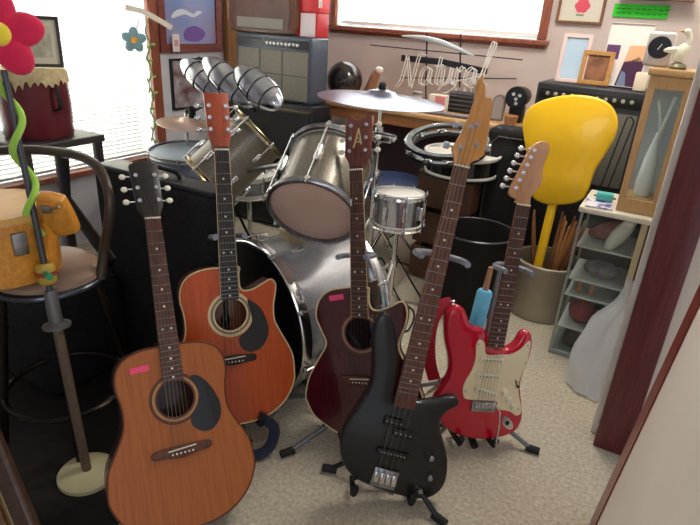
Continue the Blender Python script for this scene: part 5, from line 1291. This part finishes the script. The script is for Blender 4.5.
MB().rbox(((g0.x + g1.x) / 2, YB - 0.008, (gz0 + gz1) / 2), (g1.x - g0.x, 0.006, gz1 - gz0), 0.002, 1).build('paper', mat('fluorescent green paper', '#3fe03a', 0.6), root)
q = MB(); random.seed(11)
for r_, x_a, n_ in ((0.35, 0.08, 3), (0.35, 0.45, 6), (0.68, 0.45, 6), (0.68, 0.1, 3)):
    for k in range(n_):
        wd = 0.012 + random.random() * 0.012; xx = g0.x + (g1.x - g0.x) * x_a + k * 0.027
        q.box((xx, YB - 0.0118, gz1 - (gz1 - gz0) * r_ + random.uniform(-0.002, 0.002)), (wd, 0.001, 0.005))
q.build('faded_writing', mat('dark green ink', '#1f9a2c', 0.7), root, smooth=False)
solo('hanging_shelf', MB().rbox(((g0.x + g1.x) / 2 + 0.06, YB - 0.055, gz1 + 0.03), (0.34, 0.10, 0.02), 0.003, 2), wood('shelf wood', '#7a5c4c', '#8b6c5a', 0.5), 'brown wall shelf just above the green sign', 'shelf')
x_ = g0.x + 0.08
solo('blue_book', MB().rbox((x_, YB - 0.06, gz1 + 0.041 + 0.06), (0.10, 0.05, 0.12), 0.003, 2), mat('dark blue cover', '#1d2a58', 0.5), 'dark blue book on the wall shelf above the green sign', 'book')

# ---- display shelf with glass front
SX0, SX1, SY0, SY1, SH = -0.238, 0.020, 2.28, 2.56, 0.655
sw_ = mat('off white shelf paint', '#d8d2c0', 0.5); alu = mat('grey green metal', '#9aa5a3', 0.35, 0.5)
root = thing('display_shelf', 'narrow off-white display shelf with glass front beside the doorway', 'shelf', ((SX0 + SX1) / 2, (SY0 + SY1) / 2, 0))
xm_ = (SX0 + SX1) / 2; dm = (SY0 + SY1) / 2
MB().rbox((xm_, dm - 0.005, SH + 0.011), (SX1 - SX0 + 0.02, SY1 - SY0 + 0.03, 0.022), 0.004, 2).build('top_board', sw_, root)
MB().box((SX1 - 0.009, dm, SH / 2), (0.018, SY1 - SY0, SH)).build('side_panel', sw_, root, bevel=0.002)
MB().box((SX1 - 0.020, SY0 + 0.006, SH / 2 + 0.01), (0.040, 0.012, SH - 0.02)).build('front_post', mat('tan post', '#c4b394', 0.5), root, bevel=0.002)
MB().box((xm_, SY1 - 0.006, SH / 2), (SX1 - SX0, 0.012, SH)).build('back_panel', mat('grey back panel', '#55575c', 0.6), root)
MB().box((xm_, dm, 0.012), (SX1 - SX0, SY1 - SY0, 0.024)).build('bottom_board', alu, root, bevel=0.003)
LV = [0.135, 0.285, 0.36, 0.505]
for z_ in LV: MB().box((xm_, dm, z_), (SX1 - SX0 - 0.02, SY1 - SY0 - 0.03, 0.008)).build('shelf_board', mat('pale grey shelf', '#cdd3d3', 0.3), root, bevel=0.001)
gl = thin_glass('clear glass', '#f4f8f7', 0.035)
MB().box((SX0 + 0.004, dm, SH / 2), (0.004, SY1 - SY0 - 0.02, SH - 0.03)).build('side_glass', gl, root, smooth=False)
MB().box((xm_ - 0.016, SY0 + 0.004, SH / 2), (SX1 - SX0 - 0.06, 0.004, SH - 0.05)).build('front_glass', gl, root, smooth=False)
q = MB()
for x_, y_ in ((SX0 + 0.004, SY0 + 0.004), (SX0 + 0.004, SY1 - 0.012)): q.box((x_, y_, SH / 2), (0.010, 0.010, SH))
q.build('metal_frame', alu, root)
# contents
def put(name, label, cat, mb, mt): return solo(name, mb, mt, label, cat)
dz0 = 0.509 + 0.001
pm = MB(); pts = [V((SX0 + 0.03, SY0 + 0.10, dz0 + 0.03)), V((SX0 + 0.11, SY0 + 0.10, dz0 + 0.06)), V((SX0 + 0.17, SY0 + 0.12, dz0 + 0.10))]
put('conch_shell', 'burgundy and cream shell on the top level of the display shelf', 'shell', MB().tube(spline([V((SX0 + 0.035, SY0 + 0.13, dz0 + 0.022)), V((SX0 + 0.09, SY0 + 0.13, dz0 + 0.04)), V((SX0 + 0.15, SY0 + 0.13, dz0 + 0.06)), V((SX0 + 0.185, SY0 + 0.13, dz0 + 0.07))], 5, False), [0.012, 0.016, 0.021, 0.027, 0.032, 0.036, 0.038, 0.040, 0.040, 0.040, 0.038, 0.036, 0.032, 0.027, 0.02, 0.008], 16), mat('burgundy shell', '#7a2c3c', 0.4, 0, '#b98a80', 9))
rr = cols(V((0.45, 0, 0.9)).normalized(), V((0, 1, 0)), V((-0.9, 0, 0.45)).normalized(), V((0, 0, 0))).to_3x3()
put('oval_shell', 'white oval shell leaning inside the glass of the display shelf', 'shell', MB().ball((SX0 + 0.155, SY0 + 0.045, dz0 + 0.070), (0.085, 0.022, 0.030), 24, 14, rr), mat('white shell', '#e2ded4', 0.35))
put('grey_rock', 'grey crystal rock on the second level of the display shelf', 'rock', MB().ball((SX0 + 0.12, SY0 + 0.10, 0.365 + 0.034), (0.075, 0.05, 0.034), 9, 6), mat('grey rock', '#77707a', 0.6, 0, '#a098a2', 20))
for i, dx in enumerate((0.055, 0.105)):
    put('wooden_peg', ('left' if i == 0 else 'right') + ' one of two short tan pegs on the shallow level of the display shelf', 'peg', MB().cyl((SX0 + dx, SY0 + 0.06, 0.290), (SX0 + dx, SY0 + 0.06, 0.345), 0.011, 0.009), wood('peg wood', '#c08a62', '#cf9a70', 0.5))
put('red_toy', 'crimson ornament on the lower level of the display shelf', 'ornament', MB().ball((SX0 + 0.085, SY0 + 0.09, 0.140 + 0.06), (0.055, 0.05, 0.06), 14, 9).ball((SX0 + 0.12, SY0 + 0.10, 0.140 + 0.03), (0.045, 0.04, 0.03), 12, 8), mat('crimson glaze', '#a32842', 0.35, 0, '#6e2034', 18))
put('green_box', 'dark green box beside the crimson ornament in the display shelf', 'box', MB().rbox((SX0 + 0.195, SY0 + 0.12, 0.140 + 0.05), (0.06, 0.09, 0.10), 0.005, 2), mat('dark green box', '#3c5a4c', 0.45))
put('black_bag', 'small black pouch on the bottom of the display shelf', 'pouch', MB().rbox((SX0 + 0.10, SY0 + 0.09, 0.025 + 0.045), (0.12, 0.10, 0.088), 0.03, 4), mat('black pouch', '#1f1f22', 0.5, 0, '#2c2c30', 40))
# on the shelf top: papers, teal box, wire rack, vitrine
TS = SH + 0.022 + 0.001
mg = put('magazine', 'colourful magazine lying on the front left of the display shelf top', 'magazine', MB().box((SX0 + 0.052, SY0 + 0.05, TS + 0.004), (0.10, 0.12, 0.007), rotz(0.12)), mat('magazine cover', '#e4e0ea', 0.35, 0, '#6a5a9a', 40, contrast=(0.5, 0.6)))
put('teal_box', 'small teal box on the magazine on the display shelf', 'box', MB().rbox((SX0 + 0.062, SY0 + 0.10, TS + 0.009 + 0.016), (0.062, 0.045, 0.030), 0.004, 2, rotz(0.1)), mat('teal card', '#59bdb6', 0.5))
VX0, VX1, VY0, VY1 = -0.122, 0.018, 2.30, 2.46
vz0 = TS; vz1 = 1.175
root = thing('display_vitrine', 'light wooden glazed box holding a white glass sculpture on the display shelf', 'display case', ((VX0 + VX1) / 2, (VY0 + VY1) / 2, vz0))
vw_ = wood('light tan vitrine wood', '#b08a5c', '#c09a6c', 0.45, 0.15, stretch=(14, 14, 1.2))
xm2 = (VX0 + VX1) / 2; ym2 = (VY0 + VY1) / 2; vh = vz1 - vz0; fwv = 0.025
mb = MB(); mb.prism([(VX0, vz0), (VX1, vz0), (VX1, vz1), (VX0, vz1)], 0, 0.016, [[(VX0 + fwv, vz0 + 0.055), (VX1 - fwv, vz0 + 0.055), (VX1 - fwv, vz1 - 0.045), (VX0 + fwv, vz1 - 0.045)]], to=lambda a_, b_, c_: V((a_, VY0 + c_, b_)))
mb.build('front_frame', vw_, root, bevel=0.003)
MB().rbox((xm2, ym2, vz1 + 0.012), (VX1 - VX0 + 0.02, VY1 - VY0 + 0.02, 0.024), 0.005, 2).build('top_board', vw_, root)
for xs_ in (VX0 + 0.006, VX1 - 0.006):
    MB().box((xs_, ym2 + 0.006, (vz0 + vz1) / 2), (0.003, VY1 - VY0 - 0.03, vh - 0.004)).build('side_glass', gl, root, smooth=False)
    MB().box((xs_, VY1 - 0.012, (vz0 + vz1) / 2), (0.012, 0.012, vh - 0.004)).build('corner_post', vw_, root)
MB().box((xm2, VY1 - 0.004, (vz0 + vz1) / 2), (VX1 - VX0, 0.008, vh)).build('back_panel', mat('pale grey vitrine back', '#ccd3dc', 0.5, 0, '#dde2e8', 5), root)
MB().box((xm2, VY0 + 0.010, (vz0 + vz1) / 2), (VX1 - VX0 - 2 * fwv + 0.01, 0.003, vh - 0.09)).build('front_glass', gl, root, smooth=False)
MB().box((xm2, ym2, vz0 + 0.03), (VX1 - VX0 - 0.02, VY1 - VY0 - 0.03, 0.055)).build('floor_block', vw_, root)
gz = vz0 + 0.059
crys = mat('frosted crystal', '#f4f8fb', 0.15, coat=0.4)
root = thing('glass_sculpture', 'frosted white glass sculpture with crossing wings inside the wooden vitrine', 'sculpture', (xm2, ym2, gz))
MB().lathe((xm2, ym2 - 0.01, gz), (0, 0, 1), [(0, 0.026), (0.01, 0.030), (0.06, 0.031), (0.14, 0.024), (0.20, 0.012), (0.24, 0.006)], 20).build('base_swell', crys, root)
MB().tube(spline([V((xm2 - 0.012, ym2 - 0.012, gz + 0.10)), V((xm2 + 0.0, ym2 - 0.015, gz + 0.20)), V((xm2 + 0.012, ym2 - 0.02, gz + 0.28)), V((xm2 + 0.024, ym2 - 0.02, gz + 0.37))], 6, False), 0.0065, 10).build('wing', crys, root)
MB().tube(spline([V((xm2 + 0.010, ym2 - 0.002, gz + 0.12)), V((xm2 + 0.008, ym2, gz + 0.22)), V((xm2 - 0.006, ym2, gz + 0.29)), V((xm2 - 0.026, ym2, gz + 0.35))], 6, False), 0.006, 10).build('wing', crys, root)
# wire rack left of the vitrine
wr = mat('thin black wire', '#26262a', 0.35, 0.6)
wy_ = 2.50
q = MB(); a0, a1_ = W(627, 118, Y=wy_), W(604, 178, Y=wy_); a2_, a3_ = W(634, 122, Y=wy_), W(611, 180, Y=wy_)
zf = TS + 0.003
for pa, pb2 in ((a0, a1_), (a2_, a3_)):
    d = pb2 - pa; e = pa + d * ((pa.z - zf) / max(1e-4, (pa.z - pb2.z)))
    e.x = max(SX0 + 0.01, e.x); e.y = min(e.y, SY1 - 0.01); q.tube([pa, V((e.x, e.y, zf))], 0.003, 8)
q.tube([a0, (a0 + a2_) / 2 + V((0, 0, 0.012)), a2_], 0.003, 8); e = V((a1_.x, wy_, zf)); 
q.tube([V((SX0 + 0.015, wy_ - 0.04, zf)), V((SX0 + 0.10, wy_ - 0.04, zf))], 0.003, 8).tube([V((SX0 + 0.05, wy_ - 0.04, zf)), V((SX0 + 0.05, wy_ + 0.01, zf))], 0.003, 8)
solo('wire_easel', q, wr, 'thin black wire easel on the shelf between paddle and vitrine', 'easel')
# clock and ceramic bird on the vitrine
cz_ = vz1 + 0.0255
root = thing('table_clock', 'pale grey box clock with round black face on the wooden vitrine', 'clock', (xm2, ym2 + 0.0, cz_))
cxc = W(663, 35, Y=2.37).x
MB().rbox((cxc, 2.405, cz_ + 0.058), (0.088, 0.06, 0.115), 0.010, 3).build('case', mat('pale grey clock case', '#c9c2c0', 0.4), root)
MB().lathe((cxc, 2.376, cz_ + 0.064), (0, -1, 0), [(0, 0.038), (0.005, 0.036)], 36).build('clock_face', mat('black clock face', '#1a1a22', 0.3), root)
MB().box((cxc, 2.3705, cz_ + 0.066), (0.003, 0.001, 0.022), roty(0.5)).build('clock_hand', whitepl, root)
bxp = W(684, 45, Y=2.335).x
root = thing('ceramic_bird', 'white ceramic bird with olive base in front of the box clock', 'figurine', (bxp, 2.335, cz_))
bp_ = V((min(bxp, 0.02), 2.338, cz_))
MB().lathe(bp_, (0, 0, 1), [(0, 0.026), (0.006, 0.028), (0.016, 0.022), (0.022, 0.008)], 24).build('base', mat('olive glaze', '#6a6648', 0.35), root)
MB().ball(bp_ + V((0.0, 0, 0.052)), (0.022, 0.018, 0.036), 20, 14, roty(0.35)).tube(spline([bp_ + V((0.008, 0, 0.075)), bp_ + V((0.012, 0, 0.10)), bp_ + V((0.004, 0, 0.118))], 5, False), [0.012, 0.011, 0.010, 0.009, 0.009, 0.0085, 0.008, 0.008, 0.008, 0.008, 0.008], 12).ball(bp_ + V((0.0, -0.002, 0.12)), (0.012, 0.010, 0.010), 14, 10).build('body', mat('cream white glaze', '#e8e4d2', 0.3, coat=0.4), root)
MB().ball(bp_ + V((-0.03, -0.006, 0.060)), (0.028, 0.007, 0.010), 16, 10, roty(-0.15)).build('wing', mat('cream white glaze', '#e8e4d2', 0.3), root)
MB().lathe(bp_ + V((-0.010, -0.004, 0.121)), (-1, -0.1, -0.15), [(0, 0.005), (0.016, 0.0008)], 10).build('beak', mat('ochre beak', '#b3803a', 0.4), root)

# ---- translucent plastic bag hanging on the shelf corner
bagm = bpy.data.materials.new('thin white plastic'); bagm.use_nodes = True
nt = bagm.node_tree; n = nt.nodes; l = nt.links; out = n['Material Output']; n.remove(n['Principled BSDF'])
tr = n.new('ShaderNodeBsdfTransparent'); df = n.new('ShaderNodeBsdfPrincipled'); mx = n.new('ShaderNodeMixShader'); tl = n.new('ShaderNodeBsdfTranslucent'); m2 = n.new('ShaderNodeMixShader')
df.inputs['Base Color'].default_value = lin('#eef1f6'); df.inputs['Roughness'].default_value = 0.25; tl.inputs[0].default_value = lin('#e4e8f0')
m2.inputs[0].default_value = 0.4; l.new(df.outputs[0], m2.inputs[1]); l.new(tl.outputs[0], m2.inputs[2])
mx.inputs[0].default_value = 0.55; l.new(tr.outputs[0], mx.inputs[1]); l.new(m2.outputs[0], mx.inputs[2]); l.new(mx.outputs[0], out.inputs[0])
by_ = 2.12
secs = [((631, 280), 0.010), ((624, 303), 0.030), ((610, 323), 0.066), ((600, 350), 0.092), ((594, 377), 0.096), ((589, 402), 0.072), ((586, 420), 0.045)]
vs = []; fs = []; nn = 40
cen = []
for i, ((px, py), r_) in enumerate(secs):
    y_ = [2.24, 2.235, 2.20, 2.15, 2.10, 2.06, 2.05][i]
    c = W(px, py, Y=y_); cen.append((c, r_))
sm = spline([V(c) for c, r in cen], 4, False); rads = spline([V((r, 0, 0)) for c, r in cen], 4, False)
zmin = 0.012
for i, c in enumerate(sm):
    for k in range(nn):
        an = 2 * PI * k / nn; r_ = rads[i].x
        r_ *= 1 + 0.16 * math.sin(an * 7 + i * 0.25) * (0.6 + 0.4 * math.sin(an * 3)) + 0.10 * NZ.noise(V((math.cos(an) * 2, math.sin(an) * 2, i * 0.35)))
        p = c + V((math.cos(an) * r_, math.sin(an) * r_ * 0.6, 0)); p.x = min(p.x, 0.035); p.z = max(p.z, zmin); vs.append(p)
for i in range(len(sm) - 1):
    for k in range(nn): fs.append((i * nn + k, i * nn + (k + 1) % nn, (i + 1) * nn + (k + 1) % nn, (i + 1) * nn + k))
fs.append(tuple(range((len(sm) - 1) * nn, len(sm) * nn)))
solo('plastic_bag', MB().add(vs, fs), bagm, 'crumpled translucent white plastic bag hanging in front of the display shelf', 'bag')

# ---- leaning cream board with red-brown edge near the doorway
A0 = V((0.098, 1.30, 0.0)); 
dA = ray(606, 525); A1 = W(606, 525, Y=1.30); A2 = W(700, 330, Y=1.30)
ud = (A2 - A1).normalized(); A0 = A1 - ud * ((A1.z - 0.008) / ud.z)
root = thing('leaning_panel', 'big cream panel with red-brown edge leaning at the right by the doorway', 'panel', (A0.x, 1.1, 0))
pn_ = ud.cross(V((0, -1, 0))).normalized()          # panel normal
mb = MB(); mb.M = cols(V((0, -1, 0)), ud, V((0, -1, 0)).cross(ud), A0)
mb.box((0.35, 0.62, 0.010), (0.70, 1.24, 0.018)); mb.build('board', mat('cream board', '#ece4dc', 0.6, 0, '#f0e8e0', 3), root)
mb = MB(); mb.M = cols(V((0, -1, 0)), ud, V((0, -1, 0)).cross(ud), A0)
mb.box((-0.055, 0.62, 0.008), (0.11, 1.25, 0.030)); mb.build('edge_strip', wood('red brown strip', '#6e241e', '#8a342a', 0.4, 0.2, stretch=(10, 1, 10)), root)
# ---- bottom left: gilded dark frame leaning near the camera
B0 = W(2, 425, Y=0.42); 
B0 = W(0, 435, Y=0.50); B1 = W(44, 540, Y=0.46)
ud2 = (B0 - B1).normalized(); 
gb0 = B1 - ud2 * (B1.z / ud2.z) if abs(ud2.z) > 0.2 else B1
root = thing('picture_frame', 'dark carved wooden frame with gilded edge leaning at the bottom left', 'frame', (gb0.x, gb0.y, 0))
nn_ = V((0.55, -0.8, 0.2)); side = (ud2.cross(nn_)).normalized(); nn_ = side.cross(ud2).normalized()
if side.dot(RT) > 0: side = -side
Mg = cols(side, ud2, side.cross(ud2), gb0)
Lf = (B0 - gb0).length + 0.25
q = MB(); q.M = Mg; q.rbox((0.022, Lf / 2, 0), (0.044, Lf, 0.03), 0.008, 3); q.build('side_rail', wood('dark brown carved wood', '#3a2820', '#4c362a', 0.4, 0.2), root)
q = MB(); q.M = Mg; q.cyl((0.05, 0, 0.0), (0.05, Lf, 0.0), 0.011, None, 12)
for i in range(int(Lf / 0.03)): q.ball((0.05, 0.015 + i * 0.03, 0.006), (0.009, 0.011, 0.010), 10, 6)
q.build('gilded_edge', mat('dull gilt', '#7d6a48', 0.4, 0.6), root)
q = MB(); q.M = Mg; q.rbox((0.085, Lf / 2, -0.004), (0.05, Lf, 0.018), 0.004, 2); q.build('inner_rail', wood('orange brown rail', '#6a452c', '#7c5436', 0.4, 0.2), root)
# dark leaning plank among the stool legs
pa, pb2 = W(8, 372, Z=0.0), W(52, 312, Y=1.12)
pa = V((pa.x, pa.y, 0.02)) 
pa = W(5, 385, Y=1.08); pb2 = W(55, 318, Y=1.16); dp_ = (pb2 - pa); pa = pa - dp_ * ((pa.z - 0.02) / dp_.z)
solo('wooden_plank', MB().tube([pa, pb2 + dp_ * 0.25], 1, 4, flat=(0.045, 0.012, (1, 0, 0))), wood('dark red plank', '#4a2c22', '#5a382c', 0.5), 'dark reddish plank leaning behind the bar stool legs', 'plank')

# dark soft case and cloth behind the stool
gb_ = V((-1.92, 1.02, 0))
root = thing('soft_case', 'black soft instrument case lying behind the bar stool at far left', 'case', gb_)
MB().rbox(gb_ + V((0, 0.02, 0.20)), (0.62, 0.34, 0.396), 0.06, 4).build('body', blackfab, root)
MB().tube(spline([gb_ + V((-0.1, -0.15, 0.25)), gb_ + V((-0.08, -0.19, 0.28)), gb_ + V((0.08, -0.19, 0.28)), gb_ + V((0.1, -0.15, 0.25))], 5, False), 0.009).build('handle', blackpl, root)
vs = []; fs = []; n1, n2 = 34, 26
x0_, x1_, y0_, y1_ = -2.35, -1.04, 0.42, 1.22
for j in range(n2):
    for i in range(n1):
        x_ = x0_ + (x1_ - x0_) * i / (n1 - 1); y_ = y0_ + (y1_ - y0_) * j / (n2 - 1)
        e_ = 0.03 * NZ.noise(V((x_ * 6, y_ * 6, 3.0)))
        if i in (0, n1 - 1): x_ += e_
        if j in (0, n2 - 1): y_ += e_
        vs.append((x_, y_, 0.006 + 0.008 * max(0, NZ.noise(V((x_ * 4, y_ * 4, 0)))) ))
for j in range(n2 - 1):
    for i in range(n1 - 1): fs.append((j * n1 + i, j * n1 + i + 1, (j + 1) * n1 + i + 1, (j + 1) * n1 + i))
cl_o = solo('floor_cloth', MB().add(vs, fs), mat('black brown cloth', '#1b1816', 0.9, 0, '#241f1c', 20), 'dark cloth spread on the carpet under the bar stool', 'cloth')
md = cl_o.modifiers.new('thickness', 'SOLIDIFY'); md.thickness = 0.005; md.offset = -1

# ================================================================ LIGHT
wd = bpy.data.worlds.new('world'); S.world = wd; wd.use_nodes = True
wd.node_tree.nodes['Background'].inputs[0].default_value = lin('#e9edf5')
wd.node_tree.nodes['Background'].inputs[1].default_value = 0.75
def area(name, loc, target, sx, sy, power, c):
    L = bpy.data.lights.new(name, 'AREA'); L.shape = 'RECTANGLE'; L.size = sx; L.size_y = sy; L.energy = power; L.color = lin(c)[:3]
    o = bpy.data.objects.new(name, L); COL.objects.link(o); o.location = loc
    o.rotation_euler = (V(target) - V(loc)).to_track_quat('-Z', 'Y').to_euler(); return o
area('daylight_back_window', (xm, YB + 0.35, (bz0 + bz1) / 2 + 0.15), (xm, 1.5, 0.4), bx1 - bx0, 0.8, 120, '#f4f4ff')
area('daylight_left_window', (XL - 0.4, ym, 1.25), (0, ym, 0.7), ly1 - ly0, 1.5, 78, '#fbf8f4')
area('front_fill', (0.25, -1.1, 1.75), (-0.3, 2.2, 0.5), 0.9, 0.9, 8, '#f2f4fa')  # added fill light behind the camera, brightens the fronts of things
area('overhead_fill', (-0.4, 2.3, 2.36), (-0.4, 2.3, 0), 0.6, 0.6, 26, '#fff6ea')  # added overhead fill for the right and back, not a known lamp
S.view_settings.view_transform = 'Standard'; S.view_settings.look = 'None'
S.view_settings.exposure = 0.0; S.view_settings.gamma = 1.0; S.view_settings.use_curve_mapping = False
S.cycles.use_denoising = True if hasattr(S, 'cycles') else None
